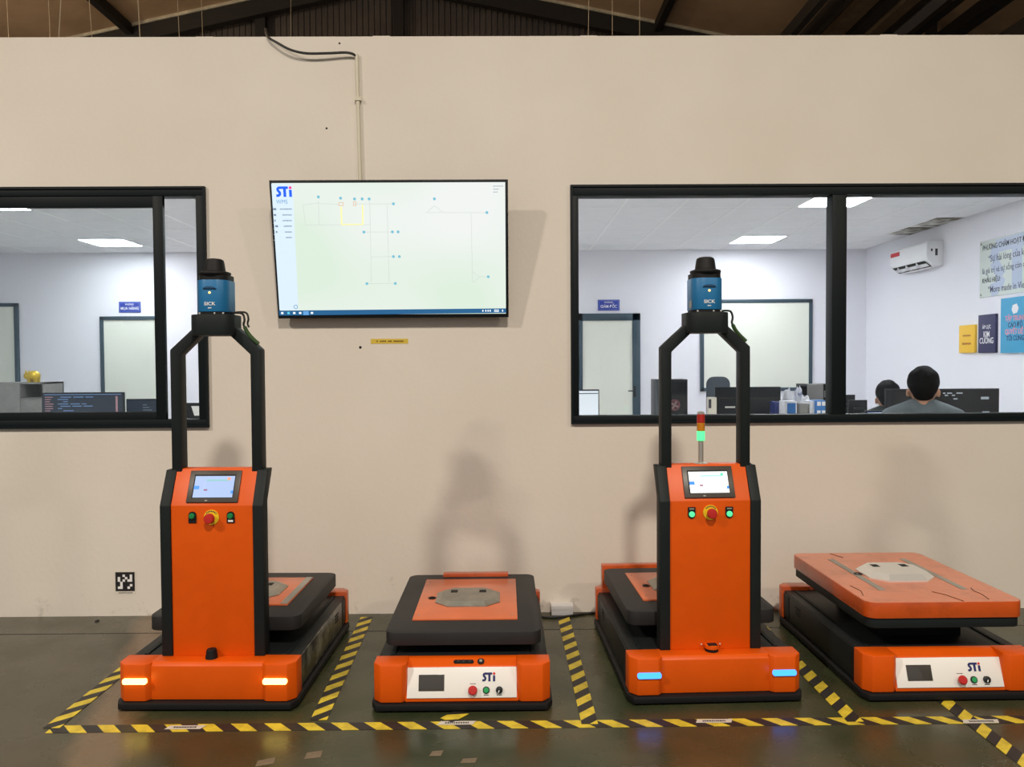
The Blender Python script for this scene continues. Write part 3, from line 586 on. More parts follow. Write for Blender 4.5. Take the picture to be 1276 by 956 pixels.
def bag(x, y, D, wpx, hpx, label, m, seed):
    c = at_d(x, y, D); s_ = D / F; rx = wpx / 2 * s_; rz = c.z + hpx / 2 * s_ - DH
    mb = MB(); mb.ell((0, 0, rz / 2), rx, 0.05, rz / 2, 16); rnd = random.Random(seed)
    for v in mb.bm.verts: v.co *= 1 + rnd.uniform(-0.10, 0.10); v.co.z = max(0.0, v.co.z)
    o = mb.build('plastic_bag', m, None, (c.x, D - WD, DH), ang=80); return tag(o, label, 'bag')
bag(981.5, 495, 6.1, 13, 20, 'crumpled white plastic bag right behind the black monitor', PALE, 1)
bag(995, 494, 6.1, 12, 20, 'crumpled white and blue plastic bag in front of the cream board', mat('blue_white_bag', (0.72, 0.74, 0.82), 0.5, col2=(0.06, 0.10, 0.38), scale=12, lo=0.4, hi=0.5), 2)
bag(1003, 499, 5.93, 15, 12, 'low crumpled pale bag leaning on the grey cupboard', PALE, 3)
D = 6.3; a = at_d(999, 478.5, D); b = at_d(1040, 478.5, D); W = b.x - a.x; H = a.z - DH
t = thing('desk_organizer', 'grey metal desk cupboard with one open shelf side, behind cartons and bags', 'cupboard', ((a.x + b.x) / 2, D - WD, DH))
B('door', mat('cupboard_grey', (0.20, 0.195, 0.19), 0.5), t, -W / 2, -0.01, -0.13, -0.11, 0, H, bev=0.003)
mb = MB(); mb.box(-W / 2, W / 2, 0.10, 0.12, 0, H); mb.box(-W / 2, W / 2, -0.11, 0.12, H - 0.015, H); mb.box(W / 2 - 0.015, W / 2, -0.11, 0.12, 0, H); mb.box(-0.012, 0.003, -0.11, 0.12, 0, H); mb.box(-W / 2, W / 2, -0.11, 0.12, 0.0, 0.015); mb.box(0, W / 2, -0.11, 0.12, H * 0.72, H * 0.72 + 0.012); mb.build('carcass', PLASTIC_B, t, smooth=False)
B('paper_stack', GREYB, t, 0.01, W / 2 - 0.02, -0.09, 0.09, H * 0.72 + 0.012, H * 0.72 + 0.06)
# right pane
monitor(1036, 492, 1065, 6.95, 'black monitor behind the window mullion', False)
monitor(1057, 498.5, 1080, 6.65, 'smaller black monitor lower than the one beside it, by the seated pair', False)
desk(2.4, 4.6, 2.3, 3.0, 'pale office desk farther back where the person in black sits')
ULT = mat('dark_screen', (0.018, 0.022, 0.028), 0.18, var=0.3, scale=3)
t, W, top, zl = monitor(1103, 484.5, 1244, 5.35, 'ultrawide dark monitor on the desk of the man in grey', True, ULT)
mb = MB(); rnd = random.Random(5)
for i in range(12):
    x = rnd.uniform(0.0, 0.12); z = top - rnd.choice((0.035, 0.05, 0.075)); mb.box(x, x + rnd.uniform(0.01, 0.025), -0.0145, -0.0135, z, z + 0.008)
mb.box(W / 2 - 0.13, W / 2 - 0.075, -0.0145, -0.0135, top - 0.075, top - 0.058); mb.box(W / 2 - 0.12, W / 2 - 0.07, -0.0145, -0.0135, top - 0.17, top - 0.16)
mb.build('screen_text', emis('screen_white', (0.28, 0.32, 0.36), 1.0), t)
t, W, top, zl = monitor(1078, 511.5, 1113, 5.5, 'small screen with a blue and white heading below the person in black', True, emis('blue_screen', (0.03, 0.05, 0.16), 1.0), zlow=0.05)
mb = MB(); bars(mb, -W / 2 + 0.015, W / 2 - 0.015, top - 0.02, 0.013, -0.0145, -0.0135, 12, 3); mb.build('screen_text', emis('screen_pale', (0.5, 0.55, 0.65), 1.0), t)

# ------------------------------------------------------------------ people (seated, seen from behind through the right pane)
def remesh(mb, name, m, parent, voxel, smooth_it=6):
    me = bpy.data.meshes.new(name); mb.bm.to_mesh(me); mb.bm.free()
    o = bpy.data.objects.new(name, me); C.objects.link(o)
    rm = o.modifiers.new('r', 'REMESH'); rm.mode = 'VOXEL'; rm.voxel_size = voxel
    sm = o.modifiers.new('s', 'SMOOTH'); sm.factor = 0.5; sm.iterations = smooth_it
    bpy.context.view_layer.update()
    me2 = bpy.data.meshes.new_from_object(o.evaluated_get(bpy.context.evaluated_depsgraph_get())); bpy.data.objects.remove(o)
    me2.materials.clear(); me2.materials.append(m)
    for p in me2.polygons: p.use_smooth = True
    return link(name, me2, parent)
def person(loc, rz, head_z, label, shirt, turn=0.0):
    """seated, facing local +y; head_z = top of the head above the floor"""
    root = thing('person', label, 'person', loc, (0, 0, rz)); d = head_z - 1.33
    hc = Vector((0, 0.02, 1.185 + d))            # head centre
    rot = Matrix.Rotation(turn, 3, 'Z')
    def hv(x, y, z): return hc + rot @ Vector((x, y, z))
    mb = MB()
    mb.ell(hc + Vector((0, 0, 0.01)), 0.075, 0.095, 0.108, 20, rot); mb.ell(hv(0, 0.035, -0.055), 0.055, 0.06, 0.062, 16, rot)     # skull, jaw
    mb.ell(hv(0, 0.10, -0.025), 0.013, 0.02, 0.02, 10, rot); mb.ell(hv(0, 0.088, -0.068), 0.026, 0.012, 0.008, 10, rot)               # nose, lips
    for s_ in (-1, 1):
        mb.ell(hv(s_ * 0.084, -0.014, -0.020), 0.010, 0.017, 0.029, 10, rot); mb.ell(hv(s_ * 0.03, 0.088, 0.005), 0.016, 0.012, 0.010, 8, rot)
    mb.caps((0, -0.01, 1.00 + d + 0.045), (0, 0.005, 1.13 + d), 0.058, 0.052)
    mb.ell((0, 0.0, 0.86 + d + 0.045), 0.165, 0.10, 0.15, 16); mb.ell((0, 0.0, 0.66 + d / 2 + 0.02), 0.15, 0.105, 0.18, 16); mb.ell((0, 0.02, 0.53), 0.175, 0.13, 0.10, 16)
    for s_ in (-1, 1):
        sh = (s_ * 0.175, 0.0, 0.965 + d + 0.045); el = (s_ * 0.22, 0.12, 0.76); wr = (s_ * 0.15, 0.34, 0.785)
        mb.caps((s_ * 0.05, 0, 1.02 + d + 0.045), sh, 0.05, 0.055); mb.caps(sh, el, 0.052, 0.042); mb.caps(el, wr, 0.040, 0.028)
        mb.ell((s_ * 0.145, 0.385, 0.782), 0.040, 0.05, 0.016, 12)                                                                     # palm
        for i, l in enumerate((0.060, 0.075, 0.082, 0.072)):
            fx = s_ * (0.145 + 0.030 - 0.020 * i); k0 = Vector((fx, 0.42, 0.784)); k1 = k0 + Vector((0, l * 0.55, 0.008)); k2 = k1 + Vector((0, l * 0.45, -0.02))
            mb.caps(k0, k1, 0.0095, 0.009, 6); mb.caps(k1, k2, 0.009, 0.0075, 6)
        mb.caps((s_ * 0.112, 0.37, 0.78), (s_ * 0.085, 0.41, 0.778), 0.012, 0.010, 6)
        hip = (s_ * 0.09, 0.03, 0.50); kn = (s_ * 0.12, 0.45, 0.50); an = (s_ * 0.12, 0.43, 0.09)
        mb.caps(hip, kn, 0.085, 0.06); mb.caps(kn, an, 0.056, 0.038); mb.caps((s_ * 0.12, 0.42, 0.04), (s_ * 0.125, 0.57, 0.03), 0.038, 0.03)
    remesh(mb, 'body', SKIN, root, 0.0075, 5)
    mb = MB()                                                                                                                             # shirt
    mb.caps((0, -0.012, 0.98 + d + 0.045), (0, -0.008, 1.012 + d + 0.045), 0.085, 0.064); mb.ell((0, 0.0, 0.86 + d + 0.045), 0.185, 0.118, 0.165, 16); mb.ell((0, 0, 0.66 + d / 2 + 0.02), 0.17, 0.125, 0.19, 16); mb.ell((0, 0.01, 0.52), 0.19, 0.14, 0.09, 14)
    for s_ in (-1, 1):
        sh = (s_ * 0.172, 0.0, 0.965 + d + 0.045); el = (s_ * 0.215, 0.10, 0.80); mb.caps((s_ * 0.04, -0.005, 1.03 + d + 0.045), sh, 0.062, 0.070); mb.caps(sh, el, 0.068, 0.058); mb.ell((s_ * 0.10, -0.045, 0.90 + d + 0.045), 0.085, 0.06, 0.11, 12)
    remesh(mb, 'shirt', shirt, root, 0.012, 8)
    mb = MB()
    for s_ in (-1, 1):
        hip = (s_ * 0.09, 0.03, 0.50); kn = (s_ * 0.12, 0.45, 0.50); mb.caps(hip, kn, 0.096, 0.070); mb.caps(kn, (s_ * 0.12, 0.43, 0.11), 0.066, 0.052)
    mb.ell((0, 0.01, 0.52), 0.185, 0.138, 0.105, 14); remesh(mb, 'trousers', TROUSER, root, 0.012, 6)
    # hair: bulk at crown, tapering to the nape
    mb = MB(); mb.ell(hv(0, -0.005, 0.048), 0.090, 0.108, 0.090, 20, rot); mb.ell(hv(0.0, -0.02, 0.075), 0.086, 0.085, 0.062, 16, rot); mb.ell(hv(0, -0.055, 0.022), 0.080, 0.060, 0.072, 16, rot); mb.ell(hv(0, -0.060, -0.025), 0.060, 0.032, 0.042, 14, rot)
    mb.ell(hv(0.0, 0.06, 0.088), 0.072, 0.05, 0.045, 14, rot)
    rnd = random.Random(int(abs(loc[0]) * 100))
    for i in range(46):
        a = rnd.uniform(0, 6.28); b = rnd.uniform(0.15, 1.2); mb.ell(hv(0.066 * math.sin(b) * math.cos(a), -0.01 + 0.095 * math.sin(b) * math.sin(a), 0.056 + 0.080 * math.cos(b)), 0.018, 0.018, 0.014, 6)
    remesh(mb, 'hair', HAIR, root, 0.007, 3)
    return root
def stool(loc, label):
    t = thing('office_stool', label, 'chair', loc); MB().lathe([(0.0, 0.36), (0.17, 0.36), (0.18, 0.38), (0.17, 0.40), (0.0, 0.40)], (0, 0, 0), 24).build('seat', DKF, t)
    MB().lathe([(0.025, 0.06), (0.025, 0.36)], (0, 0, 0), 12).build('gas_lift', STEEL, t)
    for i in range(5):
        c_, s_ = math.cos(R(72 * i)), math.sin(R(72 * i)); MB().tube([(0, 0, 0.09), (c_ * 0.24, s_ * 0.24, 0.055)], 0.018).ell((c_ * 0.24, s_ * 0.24, 0.025), 0.022, 0.022, 0.025, 8).build('leg', PLASTIC_B, t)
hp = at_d(1148.5, 456, 4.64)
person((hp.x, 4.62 - WD, 0), R(-26), hp.z, 'seated person in a grey shirt with short black hair facing an ultrawide monitor', SHIRT)
stool((hp.x, 4.62 - WD, 0), 'low office stool under the person in the grey shirt')
hp = at_d(1107, 473.5, 6.0)
person((hp.x, 6.0 - WD, 0), R(-12), hp.z, 'seated person in black with dark hair half hidden by the ultrawide monitor', SHIRT2, turn=R(-8))
stool((hp.x, 6.0 - WD, 0), 'low office stool under the person in black')

# ------------------------------------------------------------------ wall mounted TV
tb = on_y(491, 396, -0.05); TW, TH, tilt = 1.213, 0.705, R(10.5)
tv = thing('television', 'large black wall television tilted forward showing a pale warehouse map', 'television', (tb.x, -0.055, tb.z), (tilt, 0, R(0.0)))
MB().box(-TW / 2, TW / 2, -0.012, 0.012, 0, TH, bev=0.003).build('bezel', PLASTIC_B, tv)
MB().box(-TW * 0.36, TW * 0.36, 0.012, 0.05, 0.05, TH * 0.55, bev=0.01).build('rear_housing', PLASTIC_B, tv)
mb = MB(); mb.box(-0.2, 0.2, 0.012, 0.042, 0.30, 0.5); mb.build('wall_bracket', PLASTIC_B, tv)
mb = MB()
for sx in (-0.16, 0.16): mb.tube([(sx, 0.01, 0.56), (sx, 0.1533, 0.5336)], 0.012)
mb.build('bracket_arm', PLASTIC_B, tv)
def tvscreen():
    m = bpy.data.materials.new('tv_screen'); m.use_nodes = True; nt = m.node_tree; b = nt.nodes['Principled BSDF']; L = nt.links.new
    b.inputs['Base Color'].default_value = (0.02, 0.02, 0.02, 1); b.inputs['Roughness'].default_value = 0.3
    tc = nt.nodes.new('ShaderNodeTexCoord'); n = nt.nodes.new('ShaderNodeTexNoise'); n.inputs['Scale'].default_value = 1.5; n.inputs['Detail'].default_value = 0; L(tc.outputs['Object'], n.inputs['Vector'])
    r = nt.nodes.new('ShaderNodeValToRGB'); r.color_ramp.elements[0].position = 0.38; r.color_ramp.elements[1].position = 0.6; r.color_ramp.elements[0].color = (0.73, 0.86, 0.73, 1); r.color_ramp.elements[1].color = (0.87, 0.90, 0.88, 1)
    L(n.outputs['Fac'], r.inputs['Fac']); L(r.outputs['Color'], b.inputs['Emission Color']); b.inputs['Emission Strength'].default_value = 1.0; return m
scr = empty('screen', (0, 0, 0), parent=tv)
mt = 0.014
MB().box(-TW / 2 + mt, TW / 2 - mt, -0.0135, -0.012, 0.02, TH - mt).build('screen_glass', tvscreen(), scr)
def tvp(x, y):
    v = (y - 66) / 651.0; xl = 72 + 41 * v; xr = 1203 + 7 * v; u = (x - xl) / (xr - xl); return (u - 0.5) * TW, (1 - v) * TH
Y1 = -0.0135; Y2 = -0.0142
def tvbox(x0, y0, x1, y1, name, m, yo=0.0):
    a, zt_ = tvp(x0, y0); b, zb_ = tvp(x1, y1); a2, _ = tvp(x0, y1); return B(name, m, scr, min(a, a2) * 0.5 + max(a, a2) * 0.5, b, Y2 - yo, Y1, zb_, zt_)
MB().prism([tvp(84, 82), tvp(184, 82), tvp(209, 674), tvp(120, 676)], Y2, Y1, 'y').build('side_menu', emis('menu_blue', (0.60, 0.74, 0.86), 0.9), scr)
MB().prism([tvp(117, 678), tvp(1197, 673), tvp(1198, 695), tvp(119, 702)], Y2 - 0.0005, Y1, 'y').build('task_bar', emis('taskbar', (0.015, 0.10, 0.24), 1.0), scr)
MB().prism([tvp(232, 681), tvp(258, 681), tvp(259, 700), tvp(233, 700)], Y2 - 0.0008, Y1, 'y').build('task_button', emis('taskbtn', (0.10, 0.30, 0.62), 1.0), scr)
mb = MB()
for x in (133, 190, 218, 274, 1087, 1101, 1112, 1122, 1181):
    a, z = tvp(x, 690 if x < 600 else 684); wv = 0.006 if x < 600 else 0.003; mb.box(a - wv, a + wv, Y2 - 0.001, Y1, z - 0.005, z + 0.005)
for y in (681, 688): a, z = tvp(1152, y); mb.box(a - 0.013, a + 0.013, Y2 - 0.001, Y1, z - 0.002, z + 0.002)
mb.build('task_icon', emis('icon_white', (0.8, 0.88, 0.95), 1.0), scr)
a, z = tvp(163, 690); MB().box(a - 0.006, a + 0.006, Y2 - 0.001, Y1, z - 0.006, z + 0.006).build('task_icon', emis('icon_teal', (0.1, 0.5, 0.7), 1.0), scr)
ax, az = tvp(140, 118); sti_logo(scr, ax + 0.004, az, 0.052, Y2 - 0.0004, emis('logo_blue', (0.01, 0.10, 0.75), 1.0), emis('logo_red', (0.9, 0.05, 0.25), 1.0))
ax, az = tvp(134, 165); text('lettering', 'WMS', 0.03, emis('text_grey', (0.16, 0.32, 0.52), 1.0), scr, (ax, Y2 - 0.0008, az), sx=0.85)
mb = MB(); mb2 = MB()
for i, (y, x0) in enumerate(((198, 124), (225, 136), (251, 137), (277, 142), (304, 147), (330, 152))):
    a, z = tvp(x0, y); b, _ = tvp(180, y); bars(mb, a, b, z, 0.006, Y2 - 0.0006, Y1, 8, i)
    if i < 5: c_, _ = tvp(92 + i * 3, y); mb.box(c_, c_ + (0.016, 0.012, 0.006, 0.015, 0.008)[i], Y2 - 0.0006, Y1, z - 0.005, z + 0.005)
    a, z = tvp(92, y + 12); b, _ = tvp(184, y + 12); mb2.box(a, b, Y2 - 0.0005, Y1, z - 0.0006, z + 0.0006)
for y, x0, x1 in ((97, 1133, 1182), (111, 1133, 1160), (124, 1133, 1155)): a, z = tvp(x0, y); b, _ = tvp(x1, y); bars(mb, a, b, z, 0.004, Y2 - 0.0005, Y1, 8, y)
mb.build('menu_text', emis('menu_ink', (0.16, 0.22, 0.30), 1.0), scr); mb2.build('menu_line', emis('menu_rule', (0.6, 0.7, 0.8), 1.0), scr)
mb = MB()
def tvline(m_, x0, y0, x1, y1, wd=0.0022):
    stroke(m_, [tvp(x0, y0), tvp(x1, y1)], wd, Y2 - 0.0003, Y1)
for l in ((233, 178, 300, 172), (300, 172, 405, 178), (470, 176, 655, 176), (306, 160, 309, 270), (244, 272, 553, 272), (233, 178, 244, 272), (549, 160, 556, 548), (631, 180, 641, 548), (525, 306, 650, 306), (557, 423, 655, 422), (540, 550, 665, 550), (812, 217, 1098, 218), (855, 185, 820, 215), (855, 185, 895, 215), (1029, 218, 1037, 548), (1037, 495, 1070, 520), (1070, 520, 1105, 520), (1070, 520, 1040, 548)): tvline(mb, *l)
mb.build('map_line', emis('map_grey', (0.52, 0.58, 0.55), 0.9), scr)
mb = MB()
for l in ((413, 188, 416, 272), (414, 271, 518, 271), (515, 180, 516, 272)): tvline(mb, *l, wd=0.006)
mb.build('route_line', emis('route_yellow', (0.88, 0.82, 0.30), 0.9), scr)
node_m = emis('node_blue', (0.16, 0.46, 0.60), 0.9); node_me = None
for x, y in ((306, 143), (411, 149), (477, 153), (513, 153), (546, 153), (661, 176), (521, 306), (656, 306), (683, 306), (661, 422), (689, 422), (535, 550), (670, 550), (855, 154), (1104, 218), (1112, 520)):
    a, z = tvp(x, y)
    if node_me is None: o = MB().lathe([(0.0075, 0), (0.0075, 0.0012)], (0, 0, 0), 12, 'y').build('map_node', node_m, scr, (a, Y1, z)); node_me = o.data
    else: link('map_node', node_me, scr, (a, Y1, z))
for x, y, w_, h_ in ((413, 176, 0.013, 0.009), (478, 175, 0.008, 0.011)):
    a, z = tvp(x, y); mb = MB()
    for q in ((-w_, w_, -h_, -h_ + 0.003), (-w_, w_, h_ - 0.003, h_), (-w_, -w_ + 0.003, -h_, h_), (w_ - 0.003, w_, -h_, h_)): mb.box(a + q[0], a + q[1], Y2 - 0.0008, Y1, z + q[2], z + q[3])
    mb.build('map_vehicle', emis('veh_brown', (0.62, 0.42, 0.30), 1.0), scr)
a, z = tvp(197, 660); MB().lathe([(0.011, 0), (0.011, 0.0015), (0.008, 0.0015), (0.008, 0)], (a, Y1, z), 18, 'y').build('map_icon', emis('icon_dark', (0.1, 0.25, 0.4), 1.0), scr)
# yellow label strip under it
X0, X1, Z0, Z1 = rect_y(462, 422.3, 508.5, 428.3, 0)
t = thing('wall_label', 'small yellow printed label strip stuck on the wall under the television', 'label', ((X0 + X1) / 2, 0, Z0))
B('strip', mat('label_yellow', (0.66, 0.48, 0.05), 0.5), t, -(X1 - X0) / 2, (X1 - X0) / 2, -0.0015, 0, 0, Z1 - Z0)
mb = MB(); hz = (Z1 - Z0) / 2
bars(mb, -0.07, -0.062, hz, 0.008, -0.0022, -0.0015, 1, 1); bars(mb, -0.05, -0.018, hz, 0.009, -0.0022, -0.0015, 4, 2); bars(mb, -0.007, 0.013, hz, 0.009, -0.0022, -0.0015, 3, 3); bars(mb, 0.022, 0.076, hz, 0.009, -0.0022, -0.0015, 8, 4); mb.build('small_print', mat('brown_ink', (0.16, 0.08, 0.01), 0.5), t)
# conduit and cable above the tv
a = on_y(444.5, 68, -0.01); b = on_y(449.5, 240, -0.01)
t = thing('cable_conduit', 'slim cream conduit pipe running down the wall to the television', 'conduit', (b.x, 0, b.z))
MB().tube([(a.x - b.x, -0.012, a.z - b.z), (0, -0.012, 0)], 0.010, 10).build('pipe', CONDUIT, t)
c_ = on_y(447, 125, 0); B('clip', CONDUIT, t, c_.x - b.x - 0.016, c_.x - b.x + 0.016, -0.026, 0, c_.z - b.z - 0.008, c_.z - b.z + 0.008)
pts = []
for x, y, q in ((331, 36, 0.06), (334, 46, -0.01), (345, 53, -0.035), (362, 62, -0.04), (382, 66.5, -0.04), (410, 66.3, -0.035), (430, 65.5, -0.03), (439, 67, -0.025), (443.5, 70, -0.014)):
    pts.append(on_y(x, y, q))
def smooth_pts(p, n=5):
    out = []
    for i in range(len(p) - 1):
        p0, p1, p2, p3 = p[max(i - 1, 0)], p[i], p[i + 1], p[min(i + 2, len(p) - 1)]
        for k_ in range(n):
            t_ = k_ / n; out.append(0.5 * ((2 * p1) + (p2 - p0) * t_ + (2 * p0 - 5 * p1 + 4 * p2 - p3) * t_ ** 2 + (3 * p1 - p0 - 3 * p2 + p3) * t_ ** 3))
    return out + [p[-1]]
tag(MB().tube(smooth_pts(pts), 0.0065).build('power_cable', CABLE), 'thin black cable drooping over the wall top into the conduit', 'cable')

# fiducial marker on the wall (black square, white cells)
X0, X1, Z0, Z1 = rect_y(144, 713, 168, 736.8, 0); s_ = (X1 - X0)
t = thing('wall_marker', 'square black and white fiducial marker stuck low on the wall', 'marker', ((X0 + X1) / 2, 0, Z0))
B('paper', mat('aged_paper', (0.70, 0.65, 0.57), 0.6), t, -s_ / 2 - 0.008, s_ / 2 + 0.008, -0.001, 0, -0.02, s_ + 0.006)
B('black_square', mat('marker_black', (0.012, 0.01, 0.012), 0.5), t, -s_ / 2, s_ / 2, -0.0016, -0.001, 0, s_)
grid = ['........', '...#..#.', '.#..#.#.', '.#.#.##.', '..#.....', '..#...#.', '.##..#..', '........']; cs = s_ / 8
mb = MB()
for r_, row in enumerate(grid):
    for c2, q in enumerate(row):
        if q == '#': mb.box(-s_ / 2 + c2 * cs, -s_ / 2 + (c2 + 1) * cs, -0.0024, -0.0016, s_ - (r_ + 1) * cs, s_ - r_ * cs)
mb.build('white_cell', WPRINT, t, smooth=False)
mb = MB(); bars(mb, -s_ * 0.35, s_ * 0.38, -0.009, 0.005, -0.0016, -0.001, 10, 6); mb.build('small_print', INK, t)

# ------------------------------------------------------------------ automated guided vehicles
LIT_Y = emis('bar_amber', (1.0, 0.78, 0.16), 5.0); LIT_B = emis('bar_blue', (0.035, 0.22, 1.0), 3.0)
BARLENS = {'amber': LIT_Y, 'blue': LIT_B}
def agv(px, py, rz, label, W=0.69, L=0.98, console=None, plate=(0.117, 0.967, 0.217, 0.269), plate_w=0.63, plate_m=PLATE, top_inset=True, rear_box=(0.165, 0.283, 0.03), wrap_side=False, front_panel=True, cam_slot=True):
    p = on_z(px, py, 0)
    A = thing('guided_vehicle', label, 'robot', (p.x, p.y, 0), (0, 0, rz)); h = W / 2; zt_ = 0.183
    # skirt and wheels
    MB().prism([(-h - 0.008, 0.03), (-h + 0.012, -0.012), (h - 0.012, -0.012), (h + 0.008, 0.03), (h + 0.008, L - 0.06), (h - 0.02, L + 0.005), (-h + 0.02, L + 0.005), (-h - 0.008, L - 0.06)], 0.008, 0.034, bev=0.004).build('skirt', RUBBER, A)
    for sx in (-1, 1):
        for yy in (0.2, L - 0.2): MB().lathe([(0.0, -0.015), (0.024, -0.015), (0.026, -0.01), (0.026, 0.01), (0.024, 0.015), (0.0, 0.015)], (sx * (h - 0.08), yy, 0.026), 16, 'x').build('wheel', RUBBER, A)
    # chassis
    MB().box(-h + 0.012, h - 0.012, 0.08, L - 0.05, 0.034, 0.176, bev=0.004).build('chassis', BLACK, A)
    for sx in (-1, 1):
        o = MB().box(sx * (h - 0.012) - 0.006, sx * (h - 0.012) + 0.006, 0.11, L - 0.16, 0.045, 0.172, bev=0.003).build('side_panel', WRAP if (wrap_side and sx > 0) else BLACK, A)
        mb = MB()
        for q in (0.03, 0.045, 0.06): mb.box(sx * (h - 0.006) - 0.002, sx * (h - 0.006) + 0.002, L - 0.30, L - 0.24, 0.08 + q, 0.086 + q)
        mb.build('vent', DARK, o)
        B('access_hatch', BLACK, A, sx * (h - 0.012) - 0.005, sx * (h - 0.012) + 0.005, L - 0.15, L - 0.07, 0.05, 0.165, bev=0.002)
    B('top_rail', CHARCOAL, A, h - 0.07, h - 0.055, 0.12, L - 0.1, 0.176, 0.181); B('top_rail', CHARCOAL, A, -h + 0.055, -h + 0.07, 0.12, L - 0.1, 0.176, 0.181)
    # front bumper: corner blocks + middle
    bm_ = empty('front_bumper', (0, 0, 0), parent=A); bi = h - 0.125
    for sx in (-1, 1):
        poly = [(sx * h, 0.105), (sx * h, 0.032), (sx * (h - 0.03), 0.0), (sx * (bi + 0.012), 0.0), (sx * (bi - 0.006), 0.018), (sx * (bi - 0.006), 0.105)]
        MB().prism(poly if sx < 0 else poly[::-1], 0.036, zt_, bev=0.005).build('corner_block', ORANGE, bm_)
    for sx in (-1, 1):
        if console:
            MB().rrect(sx * (h - 0.075) - 0.047, sx * (h - 0.075) + 0.047, 0.106, 0.128, -0.007, 0.003, 0.008, 'y', 4).build('light_bar', BARLENS[console], bm_)
    if not front_panel:
        MB().prism([(0.018, 0.036), (0.018, zt_ - 0.014), (0.032, zt_), (0.105, zt_), (0.105, 0.036)], -bi, bi, 'x', bev=0.003).build('middle_cover', ORANGE, bm_)
    else:
        MB().prism([(0.008, 0.036), (0.008, 0.046), (0.048, 0.160), (0.085, zt_ - 0.004), (0.105, zt_ - 0.002), (0.105, 0.036)], -bi, bi, 'x', bev=0.002).build('middle_cover', ORANGE, bm_)
        ta = -math.atan2(0.040, 0.114); PW = bi - 0.006
        pn = MB().box(-PW, PW, -0.006, 0.002, 0.004, 0.117, bev=0.0015).build('control_panel', WHITE, A, (0, 0.008, 0.046), (ta, 0, 0)); Yp = -0.006
        MB().box(-PW + 0.045, -PW + 0.145, Yp - 0.002, Yp, 0.030, 0.090, bev=0.0008).build('display', GLASSBLK, pn)
        ex = PW * 0.20; MB().lathe([(0.010, 0), (0.010, 0.010), (0.017, 0.012), (0.018, 0.017), (0.014, 0.022), (0, 0.023)], (ex, Yp, 0.032), 20, 'y').build('emergency_stop', RED, pn)
        MB().lathe([(0.0135, 0), (0.0135, 0.004), (0.010, 0.005)], (ex + 0.052, Yp, 0.032), 18, 'y').build('start_button_ring', PLASTIC_B, pn); MB().lathe([(0.0098, 0.002), (0.0098, 0.0065), (0, 0.0075)], (ex + 0.052, Yp, 0.032), 18, 'y').build('start_button', mat('green_bright', (0.02, 0.34, 0.10), 0.35), pn)
        MB().lathe([(0.0135, 0), (0.013, 0.010), (0.010, 0.012), (0, 0.012)], (ex + 0.103, Yp, 0.032), 18, 'y').build('selector_knob', PLASTIC_B, pn)
        B('knob_pointer', WPRINT, pn, -0.0015, 0.0015, Yp - 0.0135, Yp - 0.0118, -0.010, 0.0, loc=(ex + 0.103, 0, 0.032), rot=(0, R(25), 0))
        mb = MB()
        for q in (0.052, 0.103): bars(mb, ex + q - 0.010, ex + q + 0.010, 0.0135, 0.004, Yp - 0.0006, Yp, 6, int(q * 1000))
        bars(mb, ex - 0.012, ex + 0.012, 0.0555, 0.003, Yp - 0.0006, Yp, 7, 9); mb.build('small_print', INK, pn)
        sti_logo(pn, ex + 0.062, 0.080, 0.033, Yp - 0.0002, NAVY, REDP)
        # camera slot and round sensor on the sloped lip
        sl = -math.atan2(0.037, 0.019)
        if cam_slot: o = MB().rrect(-0.040, 0.040, -0.0085, 0.0085, -0.003, 0.004, 0.008, 'y', 4).build('camera_slot', PLASTIC_B, A, (-0.0 + 0.005, 0.0645, 0.1695), (sl, 0, 0))
        for q in ((-0.022, 0.0, 0.024) if cam_slot else ()): MB().lathe([(0.004, 0), (0.004, 0.0042)], (q, 0, 0), 10, 'y').build('lens', GLASSBLK, o)
        if cam_slot: o = MB().lathe([(0.0135, -0.002), (0.0135, 0.005), (0.010, 0.006), (0, 0.006)], (0, 0, 0), 16, 'y').build('round_sensor', PLASTIC_B, A, (0.073, 0.0645, 0.1695), (sl, 0, 0))
        if cam_slot: MB().lathe([(0.007, 0.005), (0.006, 0.008), (0, 0.0085)], (0, 0, 0), 12, 'y').build('sensor_lens', STRIP, o)
    # rear bumper and box
    mb = MB()
    for sx in (-1, 1):
        poly = [(sx * h, L - 0.075), (sx * h, L - 0.03), (sx * (h - 0.03), L), (sx * (h - 0.14), L), (sx * (h - 0.14), L - 0.075)]; mb.prism(poly, 0.036, zt_ + 0.012, bev=0.004)
    mb.box(-h + 0.13, h - 0.13, L - 0.07, L - 0.01, 0.036, zt_ + 0.01, bev=0.004); mb.build('rear_bumper', ORANGE_WORN, A)
    if rear_box: B('rear_box', ORANGE_WORN, A, rear_box[2] - rear_box[0], rear_box[2] + rear_box[0], L - 0.055, L - 0.008, 0.17, rear_box[1], bev=0.003)
    # lift table
    y0, y1, z0, z1 = plate; pw = plate_w / 2; pl = empty('lift_table', (0, 0, 0), parent=A)
    MB().box(-pw + 0.14, pw - 0.14, y0 + 0.2, y1 - 0.2, 0.17, z0 + 0.01, bev=0.005).build('lift_column', RUBBER, pl)
    MB().rrect(-pw, pw, y0, y1, z0, z1, 0.045, 'z', 6, bev=0.002).build('table_slab', plate_m, pl)
    zz = z1; cy = (y0 + y1) / 2
